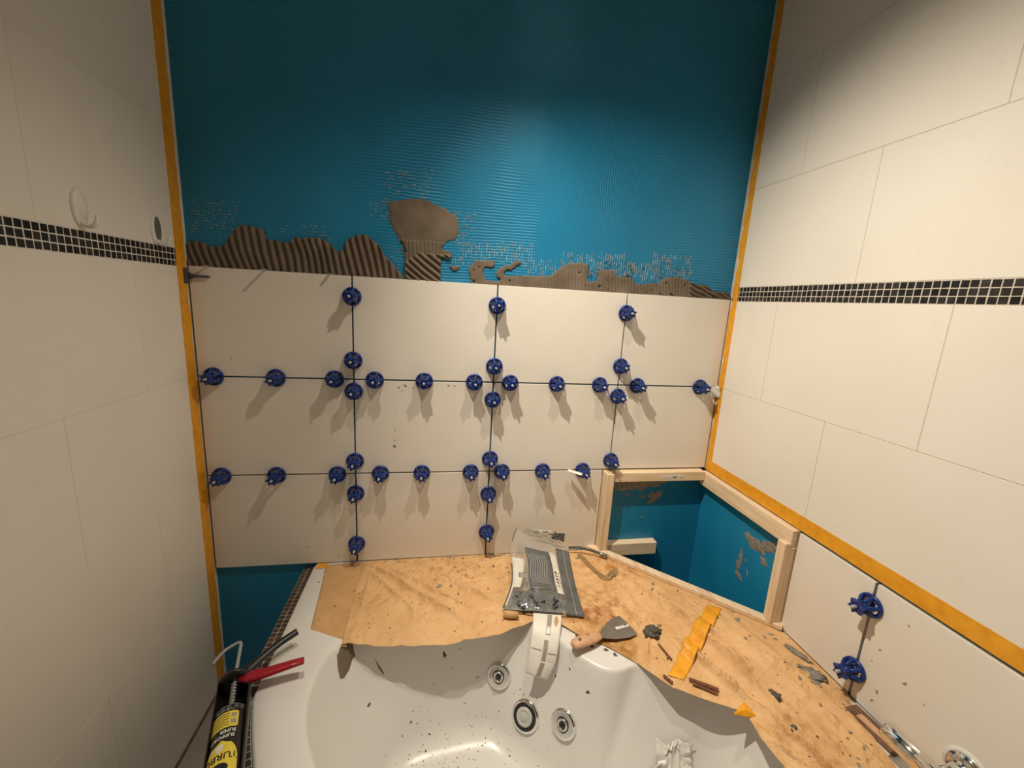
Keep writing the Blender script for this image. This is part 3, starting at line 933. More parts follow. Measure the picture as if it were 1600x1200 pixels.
# ------------------------------------------------------------------ mosaic ledge outside the bath
pathL = [Vector((-0.14, -0.0 - 0.49 * k / 12, 0)) for k in range(12)]
aa = [math.atan2(-0.4925, -1.423) + (math.atan2(-1.423, -0.4925) - math.atan2(-0.4925, -1.423)) * k / 50 for k in range(51)]
pathL += [Vector((CR[0] + 1.506 * math.cos(a), 1.506 * math.sin(a), 0)) for a in aa]
def off(i, d):
    t = (pathL[min(i + 1, len(pathL) - 1)] - pathL[max(i - 1, 0)]).normalized()
    return pathL[i] + Vector((t.y, -t.x, 0)) * d
LEDGE = -0.984
n = len(pathL)
V = []
for i in range(n):
    a, b = off(i, -0.012), off(i, 0.0335)
    V += [(a.x, a.y, FL), (a.x, a.y, LEDGE - 0.0012), (b.x, b.y, LEDGE - 0.0012), (b.x, b.y, FL)]
F = [(i * 4 + k, i * 4 + (k + 1) % 4, (i + 1) * 4 + (k + 1) % 4, (i + 1) * 4 + k) for i in range(n - 1) for k in range(4)] + [(3, 2, 1, 0), tuple(range(4 * n - 4, 4 * n))]
apron = tag(mesh('bath_surround', V, F, 'mgrout'), 'brown mosaic ledge along the left outer edge of the white bath', 'ledge')
ap = ploc(apron)
led_me = mosaic_mesh('mosaic_tile', 'brown_mosaic', 0.0148, 0.005)
L = 0.0; k = 0
while L < 1.75 and k < 105:
    tot = L / sum((pathL[i + 1] - pathL[i]).length for i in range(n - 1))
    if tot > 0.98: break
    p = resample(pathL, tot); q = resample(pathL, min(1, tot + 0.002))
    t = (q - p).normalized()
    s = Vector((t.y, -t.x, 0))
    if s.x > 0 and t.y < 0: s = -s
    for c in range(2):
        o = bpy.data.objects.new('mosaic_tile', led_me)
        COL.objects.link(o)
        o.parent = apron
        if s.dot(off(5, 1) - pathL[5]) < 0: s = -s
        pos = p + s * (0.0095 + 0.0160 * c)
        o.matrix_local = Matrix.Translation(Vector((pos.x, pos.y, LEDGE + H)) - ap) @ Matrix((s, t, s.cross(t))).transposed().to_4x4() @ Matrix.Rotation(-PI / 2, 4, 'Y')
    L += 0.0163; k += 1

# ------------------------------------------------------------------ pine battens boxing in the corner
def batten(lo, hi, label, ax):
    o = box('pine_batten', lo, hi, 'pine' + ax, None, 0.0015)
    return tag(o, label, 'batten', 'pine battens of the corner frame')
rail_b = batten((0.906, -0.030, -0.680), (1.2775, YB, -0.6445), 'horizontal pine batten on the back wall with a white sticker', 'x')
st = box('sticker', (1.100, -0.0305, -0.671), (1.192, -0.0298, -0.658), 'wpaper', rail_b)
for k, x in enumerate((1.106, 1.118, 1.131, 1.143, 1.148, 1.153, 1.158, 1.172, 1.181)):
    box('print', (x, -0.0308, -0.668), (x + (0.003 if 3 <= k <= 6 else 0.007), -0.0305, -0.661 if 3 <= k <= 6 else -0.665), 'printdk' if 3 <= k <= 6 else 'print', st)
batten((0.877, -0.042, -0.953), (0.9055, YB, -0.6440), 'upright pine batten beside the cut tile left of the blue opening', 'z')
batten((1.2780, -0.4385, -0.703), (XB, -0.004, -0.6500), 'pine batten under the orange tape along the right wall', 'y')
v, f = join([box_geo((1.2600, -0.4400, -0.9505), (1.2778, -0.4115, -0.690), 0.0012), box_geo((1.2770, -0.4400, -0.9505), (XB, -0.4115, -0.7035), 0.0012)])
tag(mesh('pine_batten', v, f, 'pinez'), 'upright pine batten right of the blue opening beside the new tiles', 'batten', 'pine battens of the corner frame')
batten((0.906, -0.020, -0.990), (1.122, YB, -0.940), 'short low pine batten on the back wall inside the opening', 'x')
v, f = beam_geo((0.850, 0.006, -0.958), (1.297, -0.449, -0.958), 0.028, 0.014, bev=0.001)
tag(mesh('pine_batten', v, f, 'piney'), 'long flat pine strip along the diagonal edge of the bath deck', 'batten', 'pine battens of the corner frame')

# ------------------------------------------------------------------ masking paper on the bath deck
def coons(backl, frontl, base, folds, amp, seed, over=0.10, drop=0.010):
    def fn(u, v):
        p = resample(backl, u).lerp(resample(frontl, u), v)
        x, y = p.x, p.y
        h = amp * (noise.noise(Vector((x * 12, y * 12, seed))) + 0.55 * abs(noise.noise(Vector((x * 27, y * 27, seed + 4))))) + amp * 0.7
        for (ax, ay), (bx, by), w, k in folds:
            d = Vector((bx - ax, by - ay)); L = d.length; d.normalize()
            r = Vector((x - ax, y - ay))
            s = r.dot(d) / L; q = r.x * d.y - r.y * d.x
            q += 0.006 * noise.noise(Vector((s * 4, ax * 50, 2)))
            if -0.1 < s < 1.1:
                win = min(1, (s + 0.1) / 0.25, (1.1 - s) / 0.25)
                h += 2.3 * k * win * (math.exp(-q / (w * 0.62)) if q > 0 else math.exp(q / (w * 0.20)))
        ed = max(0.0, min(1.0, v / 0.09, (u + 0.004) / 0.03)); ed = ed * ed * (3 - 2 * ed)
        h = base + h * ed
        e = max(0, (v - 1 + over) / over)
        h -= drop * e * e
        rag = 0.004 * noise.noise(Vector((u * 18, seed, 0))) if v > 0.99 else 0
        return Vector((x, y + rag, h))
    return fn
def paper(name, fn, nu, nv, mat, label, group='brown masking paper sheets'):
    v, f = sheet_geo(fn, nu, nv, 0.0004, lambda u, v: Vector((0, 0, 1)))
    return tag(mesh(name, v, f, mat, None, True), label, 'paper', group)
A_b = [(-0.098, -0.014, 0), (0.045, -0.004, 0)]
A_f = [(-0.066, -0.322, 0), (0.038, -0.362, 0)]
fA = coons(A_b, A_f, DECK + 0.0008, [((-0.09, -0.17), (0.04, -0.175), 0.006, 0.0012)], 0.0006, 2, 0.12, 0.012)
shA = paper('masking_paper', fA, 22, 44, 'paper2', 'smooth brown paper sheet at the left end of the bath deck')
B_b = [(0.022, -0.003, 0), (0.178, -0.002, 0), (0.314, -0.001, 0), (0.559, -0.001, 0), (0.720, -0.001, 0)]
B_f = [(0.026, -0.357, 0), (0.137, -0.379, 0), (0.307, -0.393, 0), (0.45, -0.373, 0), (0.566, -0.332, 0), (0.640, -0.345, 0)]
foldsB = [((0.05, -0.04), (0.36, -0.33), 0.020, 0.010), ((0.10, -0.05), (0.42, -0.31), 0.016, 0.008), ((0.04, -0.06), (0.24, -0.30), 0.018, 0.006),
          ((0.20, -0.02), (0.46, -0.27), 0.022, 0.009), ((0.33, -0.12), (0.56, -0.06), 0.012, 0.005), ((0.36, -0.17), (0.56, -0.13), 0.012, 0.005), ((0.38, -0.22), (0.56, -0.20), 0.012, 0.004),
          ((0.46, -0.28), (0.58, -0.22), 0.012, 0.004), ((0.40, -0.06), (0.60, -0.02), 0.010, 0.004), ((0.06, -0.10), (0.05, -0.33), 0.010, 0.003)]
fB = coons(B_b, B_f, DECK + 0.0022, foldsB, 0.0032, 5, 0.16, 0.006)
shB = paper('masking_paper', fB, 240, 130, 'paper', 'crumpled brown paper sheet along the back wall left of the bag')
C_b = [(0.660, -0.005, 0), (0.786, -0.004, 0), (0.858, -0.016, 0), (0.968, -0.128, 0), (1.122, -0.284, 0), (1.250, -0.414, 0), (1.294, -0.470, 0), (1.2945, -0.660, 0), (1.262, -0.710, 0), (1.245, -0.778, 0), (1.225, -0.86, 0), (1.20, -1.00, 0), (1.19, -1.20, 0)]
C_f = [(0.566, -0.322, 0), (0.633, -0.360, 0), (0.675, -0.402, 0), (0.732, -0.440, 0), (0.766, -0.473, 0), (0.796, -0.503, 0), (0.855, -0.587, 0), (0.93, -0.634, 0), (0.996, -0.670, 0), (0.985, -0.726, 0), (0.996, -0.80, 0), (0.99, -0.95, 0), (0.985, -1.10, 0), (0.98, -1.22, 0)]
foldsC = [((0.88, -0.12), (1.12, -0.62), 0.022, 0.010), ((0.95, -0.20), (1.10, -0.70), 0.020, 0.010), ((1.05, -0.40), (1.08, -0.80), 0.020, 0.012), ((0.93, -0.44), (1.02, -0.66), 0.012, 0.013),
          ((1.10, -0.36), (1.20, -0.78), 0.022, 0.008), ((0.80, -0.12), (0.88, -0.45), 0.020, 0.007), ((0.86, -0.12), (0.93, -0.52), 0.015, 0.006), ((1.17, -0.43), (1.24, -0.75), 0.016, 0.006),
          ((1.03, -0.66), (1.12, -0.95), 0.012, 0.010), ((1.00, -0.72), (1.10, -1.05), 0.014, 0.009), ((0.90, -0.40), (0.83, -0.50), 0.014, 0.004), ((0.84, -0.06), (1.02, -0.26), 0.010, 0.005), ((1.12, -0.50), (1.25, -0.62), 0.016, 0.006)]
fC = coons(C_b, C_f, DECK + 0.0038, foldsC, 0.0036, 9, 0.14, 0.006)
shC = paper('masking_paper', fC, 330, 120, 'paper', 'crumpled stained brown paper sheet from the bag to the right wall')
# spatter on each sheet
def paper_top(fn, u, v):
    p = fn(u, v); a = fn(min(1, u + 0.01), v) - fn(max(0, u - 0.01), v); b = fn(u, min(1, v + 0.01)) - fn(u, max(0, v - 0.01))
    nn = a.cross(b).normalized()
    if nn.z < 0: nn = -nn
    return p, nn
def spatter(sheet, fn, n, seed, mat, r0, r1, ur=(0.02, 0.98), vr=(0.03, 0.95)):
    rg = random.Random(seed)
    gg = []
    for k in range(n):
        u, v = rg.uniform(*ur), rg.uniform(*vr)
        p, nn = paper_top(fn, u, v)
        e1 = nn.orthogonal().normalized()
        gg.append(splat_geo(p + nn * 0.0004, e1, nn.cross(e1), nn, rg.uniform(r0, r1) * (1.6 if rg.random() < 0.1 else 1), seed * 100 + k, 8, 0.0016, rg.uniform(1, 1.7)))
    v, f = join(gg)
    return tag(mesh('mortar_spatter', v, f, mat, sheet), kind='stuff')
spatter(shA, fA, 6, 1, 'speck', 0.0008, 0.002)
spatter(shB, fB, 90, 2, 'rust', 0.0006, 0.0022)
spatter(shB, fB, 26, 3, 'greyblob', 0.002, 0.005, (0.35, 0.95), (0.02, 0.5))
spatter(shB, fB, 34, 6, 'greyblob', 0.002, 0.005, (0.10, 0.98), (0.005, 0.06))
spatter(shC, fC, 110, 4, 'rust', 0.0006, 0.0024, (0.02, 0.75))
spatter(shC, fC, 46, 5, 'greyblob', 0.002, 0.0055, (0.05, 0.72), (0.02, 0.40))

# orange tape over the paper and at its left end
from mathutils.kdtree import KDTree
kdC = KDTree(201 * 81)
ptsC = [fC(i / 200, j / 80) for j in range(81) for i in range(201)]
for i, p in enumerate(ptsC): kdC.insert(Vector((p.x, p.y, 0)), i)
kdC.balance()
def hC(x, y):
    return max(ptsC[i].z for (_, i, _) in kdC.find_n(Vector((x, y, 0)), 4))
tl = [(1.124, -0.338), (1.055, -0.398), (0.982, -0.457), (0.920, -0.510), (0.860, -0.559)]
tr = [(1.161, -0.357), (1.090, -0.420), (1.015, -0.483), (0.955, -0.530), (0.892, -0.579)]
def ftape(u, v):
    a = resample([(x, y, 0) for x, y in tl], u); b = resample([(x, y, 0) for x, y in tr], u)
    p = a.lerp(b, v)
    p.z = max(hC(p.x + dx, p.y + dy) for dx in (-0.006, 0.006) for dy in (-0.006, 0.006)) + 0.0016 + 0.002 * math.exp(-((u - 0.62) / 0.05) ** 2)
    return p
v, f = sheet_geo(ftape, 44, 8, 0.0004, lambda u, v: Vector((0, 0, 1)))
tag(mesh('masking_tape', v, f, 'tape', None, True), 'short orange tape strip stuck across the stained brown paper', 'tape', 'orange masking tape')
hz = hC(0.99, -0.665) + 0.004
V = [(0.960, -0.674, hz), (1.006, -0.652, hz + 0.004), (1.020, -0.692, hz - 0.002), (0.990, -0.675, hz + 0.010)]
V += [(x, y, h - 0.0006) for x, y, h in V]
F = [(0, 1, 3), (1, 2, 3), (2, 0, 3), (4, 7, 5), (5, 7, 6), (6, 7, 4)]
tag(mesh('masking_tape', V, F, 'tape'), 'small folded orange tape corner at the front edge of the paper', 'tape', 'orange masking tape')
v, f = box_geo((-0.128, -0.030, DECK + 0.0003), (-0.094, -0.002, DECK + 0.0012))
tag(mesh('masking_tape', v, f, 'tape'), 'orange tape end on the bath rim at the left end of the paper', 'tape', 'orange masking tape')

# flat hooked brown mark on the paper behind the bag
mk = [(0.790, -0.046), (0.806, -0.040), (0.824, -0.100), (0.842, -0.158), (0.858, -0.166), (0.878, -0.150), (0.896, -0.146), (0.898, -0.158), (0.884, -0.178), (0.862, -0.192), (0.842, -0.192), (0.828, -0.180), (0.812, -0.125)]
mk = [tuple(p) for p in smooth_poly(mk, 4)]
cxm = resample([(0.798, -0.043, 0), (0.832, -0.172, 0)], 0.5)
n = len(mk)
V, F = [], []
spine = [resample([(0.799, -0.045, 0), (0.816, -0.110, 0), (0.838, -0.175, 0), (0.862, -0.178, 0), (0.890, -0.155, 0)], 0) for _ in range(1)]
def near_spine(x, y):
    best = None
    for k in range(41):
        p = resample([(0.799, -0.050, 0), (0.816, -0.110, 0), (0.838, -0.172, 0), (0.862, -0.178, 0), (0.889, -0.158, 0)], k / 40)
        d = (p.x - x) ** 2 + (p.y - y) ** 2
        if best is None or d < best[0]: best = (d, p)
    return best[1]
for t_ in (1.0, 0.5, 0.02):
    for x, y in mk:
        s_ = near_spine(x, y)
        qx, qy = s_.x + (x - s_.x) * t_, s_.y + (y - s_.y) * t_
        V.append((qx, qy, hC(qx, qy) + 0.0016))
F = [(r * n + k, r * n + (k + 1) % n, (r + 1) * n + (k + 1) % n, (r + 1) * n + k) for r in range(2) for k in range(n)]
tag(mesh('hooked_mark', V, F, 'brownmark', None, True), 'hooked dark brown mark on the paper right of the bag', 'smear')

# ------------------------------------------------------------------ blue levelling caps
def cap_meshes():
    out = []
    v, f = lathe_geo([(0.0195, 0.0), (0.0276, 0.0), (0.0284, 0.002), (0.0278, 0.0060), (0.0255, 0.0075), (0.0210, 0.0070), (0.0192, 0.003)], 32, close=True)
    out.append(('base_ring', v, f, 'cap', True))
    parts = []
    for k in range(6):
        a = 2 * PI * k / 6
        path = [(math.cos(a) * r, math.sin(a) * r, z) for r, z in ((0.0240, 0.0035), (0.0225, 0.0095), (0.0188, 0.0165), (0.0145, 0.0225), (0.0110, 0.0275))]
        parts.append(tube_geo(path, [0.0048, 0.0050, 0.0052, 0.0052, 0.0052], 6, True, 0.6))
    parts.append(lathe_geo([(0.0060, 0.020), (0.0118, 0.0215), (0.0125, 0.027), (0.0108, 0.037), (0.0060, 0.037)], 20, close=True))
    parts.append(lathe_geo([(0.0010, 0.0015), (0.0095, 0.0018), (0.0110, 0.0035), (0.0060, 0.0060), (0.0010, 0.0065)], 14, close=True))
    v, f = join(parts)
    out.append(('dome', v, f, 'cap', True))
    star = []
    for k in range(12):
        a = 2 * PI * k / 12
        r = 0.0195 if k % 2 == 0 else 0.0120
        star.append((math.cos(a) * r, math.sin(a) * r))
    ns = len(star)
    V = []
    for z, s in ((0.0285, 0.68), (0.034, 0.88), (0.044, 1.0), (0.0475, 0.94), (0.0475, 0.52), (0.036, 0.46)):
        V += [(x * s, y * s, z) for x, y in star]
    F = [(r * ns + k, r * ns + (k + 1) % ns, (r + 1) * ns + (k + 1) % ns, (r + 1) * ns + k) for r in range(5) for k in range(ns)]
    F += [tuple(range(ns))[::-1], tuple(range(5 * ns, 6 * ns))]
    out.append(('crown', V, F, 'cap', False))
    v, f = lathe_geo([(0.0040, -0.002), (0.0042, 0.030), (0.0048, 0.048), (0.0042, 0.0545), (0.0012, 0.0590)], 10)
    out.append(('pin', v, f, 'strap', True))
    return out
CAPS = []
for nm, v, f, mt, sm in cap_meshes():
    me = bpy.data.meshes.new(nm)
    me.from_pydata([tuple(p) for p in v], [], f)
    me.update()
    me.materials.append(M[mt])
    if sm: me.polygons.foreach_set('use_smooth', [True] * len(me.polygons))
    CAPS.append((nm, me))
def levelling_cap(pos, wall, label, spin):
    o = bpy.data.objects.new('levelling_cap', None)
    COL.objects.link(o)
    o.empty_display_size = 0.02
    o.location = Vector(pos) + Vector((0, 0, H))
    if wall == 'back':
        q = Matrix(((1, 0, 0), (0, 0, -1), (0, 1, 0))).to_4x4()
    else:
        q = Matrix(((0, 0, -1), (-1, 0, 0), (0, 1, 0))).to_4x4()
    o.rotation_euler = (q @ Matrix.Rotation(spin, 4, 'Z')).to_euler()
    tag(o, label, 'levelling cap', 'blue tile levelling caps')
    for nm, me in CAPS:
        c = bpy.data.objects.new(nm, me)
        COL.objects.link(c)
        c.parent = o
ORD = ['first', 'second', 'third', 'fourth', 'fifth', 'sixth', 'seventh', 'eighth', 'ninth', 'tenth', 'eleventh']
vj = {'left': (0.0, [-0.061, -0.259, -0.359, -0.596, -0.711, -0.899]), 'middle': (0.45, [-0.065, -0.265, -0.380, -0.593, -0.726, -0.875]), 'right': (0.90, [-0.067, -0.252, -0.361, -0.604])}
hj = {'upper': (-TH, [-0.402, -0.228, -0.057, 0.065, 0.221, 0.385, 0.507, 0.671, 0.828, 0.971, 1.22]), 'lower': (-2 * TH, [-0.403, -0.242, -0.056, 0.081, 0.217, 0.384, 0.495, 0.643, 0.794])}
for nm, (x, zs) in vj.items():
    for k, z in enumerate(zs):
        levelling_cap((x, -0.0003, z), 'back', 'blue levelling cap on the %s vertical tile joint, %s from the top' % (nm, ORD[k]), rnd.uniform(0, 1.05))
for nm, (z, xs) in hj.items():
    for k, x in enumerate(xs):
        levelling_cap((x, -0.0003, z), 'back', 'blue levelling cap on the %s horizontal tile joint, %s from the left' % (nm, ORD[k]), rnd.uniform(0, 1.05))
levelling_cap((X1 - 0.0013, -0.6605, -0.712), 'right', 'upper blue levelling cap on the right wall just below the orange tape', 0.3)
levelling_cap((X1 - 0.0013, -0.6605, -0.893), 'right', 'lower blue levelling cap on the right wall just above the brown paper', 0.7)

# ------------------------------------------------------------------ spacer wedge and loose clip straps at the top of the tiles
w = thing('spacer_wedge', 'dark grey plastic wedge pushed into the joint at the left wall', 'wedge', (-0.43, -0.005, -0.03))
v, f = prism_geo([(-0.4435, -0.016), (-0.436, -0.022), (-0.419, -0.0245), (-0.392, -0.0250), (-0.389, -0.028), (-0.392, -0.0310), (-0.419, -0.0318), (-0.436, -0.034), (-0.4435, -0.040)], 0.0, -0.007, lambda a, b, c: (a, c - 0.001, b))
mesh('blade', v, f, 'dgrey', w)
v, f = prism_geo([(-0.4485, -0.006), (-0.4435, -0.010), (-0.4425, -0.046), (-0.4485, -0.050)], 0.0, -0.018, lambda a, b, c: (a, c - 0.001, b))
mesh('head', v, f, 'dgrey', w)
for k, (x, dx, L, lab) in enumerate(((-0.392, -0.022, 0.020, 'nearest the left wall'), (-0.240, -0.014, 0.036, 'second from the left wall'), (-0.062, -0.006, 0.020, 'left of the first vertical joint'))):
    d = Vector((dx, -L, -0.30 * L))
    v, f = beam_geo(Vector((x, 0.010, 0.0035)), Vector((x, 0.010, 0.0035)) + Vector((dx * 0.5, -0.010 - L, -0.004)), 0.0075, 0.0022)
    tag(mesh('clip_strap', v, f, 'strap'), 'grey plastic clip strap on the top tile edge, %s' % lab, 'clip strap', 'loose clip straps')

# cream wrapper folded over the last cap of the lower joint
V = []
prof = [(-0.008, -0.004), (-0.004, 0.004), (0.004, 0.006), (0.009, 0.000), (0.007, -0.002), (0.003, 0.003), (-0.003, 0.001), (-0.006, -0.006)]
a, b = Vector((0.735, -0.020, -0.640)), Vector((0.776, -0.052, -0.643))
d = (b - a).normalized(); s = d.cross(Vector((0, 0, 1))).normalized(); u_ = s.cross(d)
V = [a + s * p + u_ * (q + 0.006) for p, q in prof] + [b + s * p + u_ * (q + 0.006) for p, q in prof]
n = len(prof)
F = [(i, (i + 1) % n, (i + 1) % n + n, i + n) for i in range(n)] + [tuple(range(n))[::-1], tuple(range(n, 2 * n))]
tag(mesh('plastic_wrapper', V, F, 'bagwhite'), 'cream plastic scrap folded over the cap left of the wooden frame', 'scrap')
# torn tape scrap in the right corner
v, f = crumple('x', Vector((1.288, -0.006, -0.335)), Vector((0.75, -0.65, 0)), Vector((0, 0, 1)), Vector((-0.65, -0.75, 0)), 0.030, 0.045, 0.008, 11, 'bagwhite', 8)
tag(mesh('tape_scrap', v, f, 'bagwhite', None, True), 'torn curled scrap of tape in the right corner beside the last cap', 'scrap')

# specks of mortar on the new tiles
gg = []
for x, z, r in ((0.126, -0.545, 0.0065), (0.126, -0.525, 0.003), (0.127, -0.49, 0.003), (0.13, -0.42, 0.0022), (-0.13, -0.465, 0.003), (0.14, -0.345, 0.004), (0.15, -0.355, 0.003), (0.16, -0.338, 0.005), (0.185, -0.345, 0.003), (0.24, -0.338, 0.004), (0.30, -0.336, 0.004), (0.32, -0.336, 0.004), (-0.16, -0.905, 0.003), (-0.12, -0.93, 0.002), (-0.35, -0.265, 0.003), (0.86, -0.10, 0.0016), (0.82, -0.16, 0.0015), (0.62, -0.09, 0.0015), (0.50, -0.28, 0.0012), (-0.28, -0.13, 0.0015), (0.02, -0.14, 0.0012), (-0.06, -0.945, 0.003)):
    gg.append(splat_geo((x, -0.0001, z), (1, 0, 0), (0, 0, 1), (0, -1, 0), r * 0.75, int(x * 1009 + z * 313), 8, 0.0006, 1.4))
v, f = join(gg)
tag(mesh('mortar_specks', v, f, 'greyblob', wall_back), kind='stuff')
gg = []
for k in range(46):
    y, z = -0.03 - abs(rnd.gauss(0.06, 0.07)), -0.02 - abs(rnd.gauss(0.0, 0.035))
    gg.append(splat_geo((X1, y, z), (0, 1, 0), (0, 0, 1), (-1, 0, 0), rnd.uniform(0.0006, 0.0014), 300 + k, 6, 0.0006))
for y, z, r in ((-0.70, -0.80, 0.004), (-0.69, -0.84, 0.003), (-0.715, -0.90, 0.005), (-0.71, -0.93, 0.004), (-0.74, -0.70, 0.003), (-0.76, -0.83, 0.005), (-0.80, -0.84, 0.003), (-0.76, -0.94, 0.003)):
    gg.append(splat_geo((X1 - 0.001, y, z), (0, 1, 0), (0, 0, 1), (-1, 0, 0), r * 0.6, int(-y * 1009), 8, 0.0006, 1.8))
v, f = join(gg)
tag(mesh('mortar_specks', v, f, 'greyblob', wall_right), kind='stuff')

# ------------------------------------------------------------------ hooks on the left wall
def wall_hook(y, h, pad, label):
    hk = thing('wall_hook', label, 'hook', (X0, y, h - 0.04), 'oval wall hooks')
    V, F = [], []
    seg, rr = 28, [(1.0, 0.0), (0.99, 0.004), (0.90, 0.0065), (0.60, 0.0072), (0.02, 0.0074)]
    for s, x in rr:
        for k in range(seg):
            a = 2 * PI * k / seg
            V.append((X0 + x, y + 0.0185 * s * math.cos(a), h + 0.037 * s * math.sin(a)))
    for i in range(len(rr) - 1):
        for k in range(seg):
            F.append((i * seg + k, i * seg + (k + 1) % seg, (i + 1) * seg + (k + 1) % seg, (i + 1) * seg + k))
    F.append(tuple(range(4 * seg, 5 * seg)))
    mesh('plate', V, F, 'white', hk, True)
    if pad:
        V2 = [(X0 + 0.0078, y + 0.0120 * math.cos(2 * PI * k / seg), h + 0.004 + 0.029 * math.sin(2 * PI * k / seg)) for k in range(seg)]
        V2 += [(x - 0.002, q, z) for x, q, z in V2]
        F2 = [tuple(range(seg))] + [(k, k + seg, (k + 1) % seg + seg, (k + 1) % seg) for k in range(seg)]
        mesh('pad', V2, F2, 'hookdark', hk)
    path = [(X0 + 0.004, y, h - 0.024), (X0 + 0.012, y, h - 0.034), (X0 + 0.022, y, h - 0.034), (X0 + 0.030, y, h - 0.026), (X0 + 0.033, y, h - 0.012)]
    v, f = tube_geo([tuple(p) for p in smooth_poly(path, 5, False)], [0.0068 - 0.0018 * k / 20 for k in range(21)], 10, True, 0.65)
    mesh('prong', v, f, 'white', hk, True)
wall_hook(-0.352, 0.087, False, 'plain white oval hook on the left wall, further from the corner')
wall_hook(-0.122, 0.078, True, 'white oval hook with a dark inset on the left wall beside the tape')

# ------------------------------------------------------------------ bag of tile clips leaning on the wall
TLc, TRc, BRc, BLc = Vector((0.556, -0.020, -0.856)), Vector((0.748, -0.045, -0.916)), Vector((0.710, -0.352, -0.9560)), Vector((0.474, -0.300, -0.9560))
def bagS(u, v, lift=0.0):
    p = TLc.lerp(TRc, u).lerp(BLc.lerp(BRc, u), v)
    p += Vector((-0.010 * math.sin(v * 7) * (1 - u), 0, 0))
    bul = math.sin(PI * min(1, max(0, u))) ** 0.7
    belly = 0.020 * math.exp(-((v - 0.84) / 0.16) ** 2) * bul * (1.0 if u < 0.75 else max(0, (1 - u) / 0.25))
    belly += 0.012 * bul * math.sin(PI * v) + 0.005 * noise.noise(Vector((u * 4, v * 5, 2))) * bul
    belly += 0.004 * math.sin(v * 16 + u * 5) * bul * (1 - v)
    # sag of the slope towards the deck
    p.z -= 0.018 * math.sin(PI * v) * (0.6 + 0.4 * u)
    p.z = max(p.z, DECK + 0.012)
    nrm = Vector((0.12, -0.42, 0.90))
    return p + nrm * (belly + lift)
bag = thing('bag_of_clips', 'clear plastic bag with grey and white print holding dark tile clips', 'bag', (0.60, -0.18, DECK + 0.004))
def panel(name, u0, u1, v0, v1, mat, lift, wob=0.0, nu=10, nv=24, par=None):
    def fn(u, v):
        a = u0(v) if callable(u0) else u0; b = u1(v) if callable(u1) else u1
        vv = v0 + (v1 - v0) * v
        return bagS(a + (b - a) * u, vv, lift)
    v, f = sheet_geo(fn, nu, nv, 0.0005, lambda u, v: Vector((0.12, -0.42, 0.90)))
    return mesh(name, v, f, mat, par or bag, True)
def bagfront(u, v): return bagS(u, v, 0.0)
v, f = sheet_geo(bagfront, 40, 50, 0.0003, lambda u, v: Vector((0.12, -0.42, 0.90)))
mesh('clear_front', v, f, 'film', bag, True)
def bagback(u, v):
    p = bagS(u, v, 0.0)
    k = math.sin(PI * u) ** 0.6 * min(1, (1 - v) * 8) * min(1, v * 8)
    q = TLc.lerp(TRc, u).lerp(BLc.lerp(BRc, u), v)
    p = p.lerp(Vector((q.x, q.y + 0.004, max(DECK + 0.0085, q.z - 0.045 * math.sin(PI * v)))), k)
    return p
v, f = sheet_geo(bagback, 24, 30, 0.0003, lambda u, v: Vector((0, 0, 1)))
mesh('clear_back', v, f, 'film', bag, True)
su = lambda v: 0.24 + 0.07 * math.sin(v * PI) * -1 + 0.05 * v
su2 = lambda v: 0.575 + 0.07 * v
gp = panel('grey_print', lambda v: 0.225 + 0.055 * v + 0.02 * math.sin(v * 6), lambda v: 0.61 + 0.045 * v + 0.02 * math.sin(v * 5), 0.20, 0.745, 'bagdark', 0.0012)
for k in range(8):
    a0 = 0.06 + k * 0.105
    f0 = lambda v, a0=a0: (0.235 + 0.055 * v + 0.02 * math.sin(v * 6)) + (0.355 - 0.005 * v) * (a0 + 0.02 * math.sin(v * 7))
    panel('stripe', f0, lambda v, f0=f0: f0(v) + 0.013, 0.27, 0.66, 'bagmid', 0.0020, nu=1, nv=20, par=gp)
wp = panel('white_print', lambda v: 0.625 + 0.045 * v + 0.015 * math.sin(v * 5), lambda v: 0.735 + 0.03 * v + 0.015 * math.sin(v * 5), 0.20, 0.77, 'bagwhite', 0.0012, nu=4)
for k, (vv, mt) in enumerate(((0.44, 'printdk'), (0.485, 'redprint'), (0.53, 'printdk'), (0.575, 'printdk'), (0.63, 'print'))):
    for q in range(3):
        uu = 0.672 + 0.019 * q + 0.045 * (vv - 0.4)
        panel('glyph', uu, uu + (0.016 if q != 1 else 0.007), vv + 0.008 * q, vv + 0.030 + 0.006 * (q == 1), mt, 0.0022, nu=1, nv=2, par=wp)
panel('grey_side', lambda v: 0.752 + 0.01 * v, lambda v: 0.995, 0.10, 0.995, 'bagdark', 0.0012)
panel('seam', lambda v: 0.885 - 0.01 * math.sin(v * 4), lambda v: 0.897 - 0.01 * math.sin(v * 4), 0.10, 0.99, 'bagmid', 0.0022, nu=1)
panel('white_edge', lambda v: 0.02, lambda v: 0.13 + 0.09 * (1 - v), 0.36, 0.74, 'bagwhite', 0.0010, nu=4)
lp = panel('barcode', 0.095, 0.215, 0.545, 0.61, 'bagwhite', 0.0018, nu=2, nv=3)
for k in range(8):
    panel('bar', 0.10 + k * 0.0135, 0.106 + k * 0.0135, 0.548, 0.606, 'printdk', 0.0026, nu=1, nv=2, par=lp)
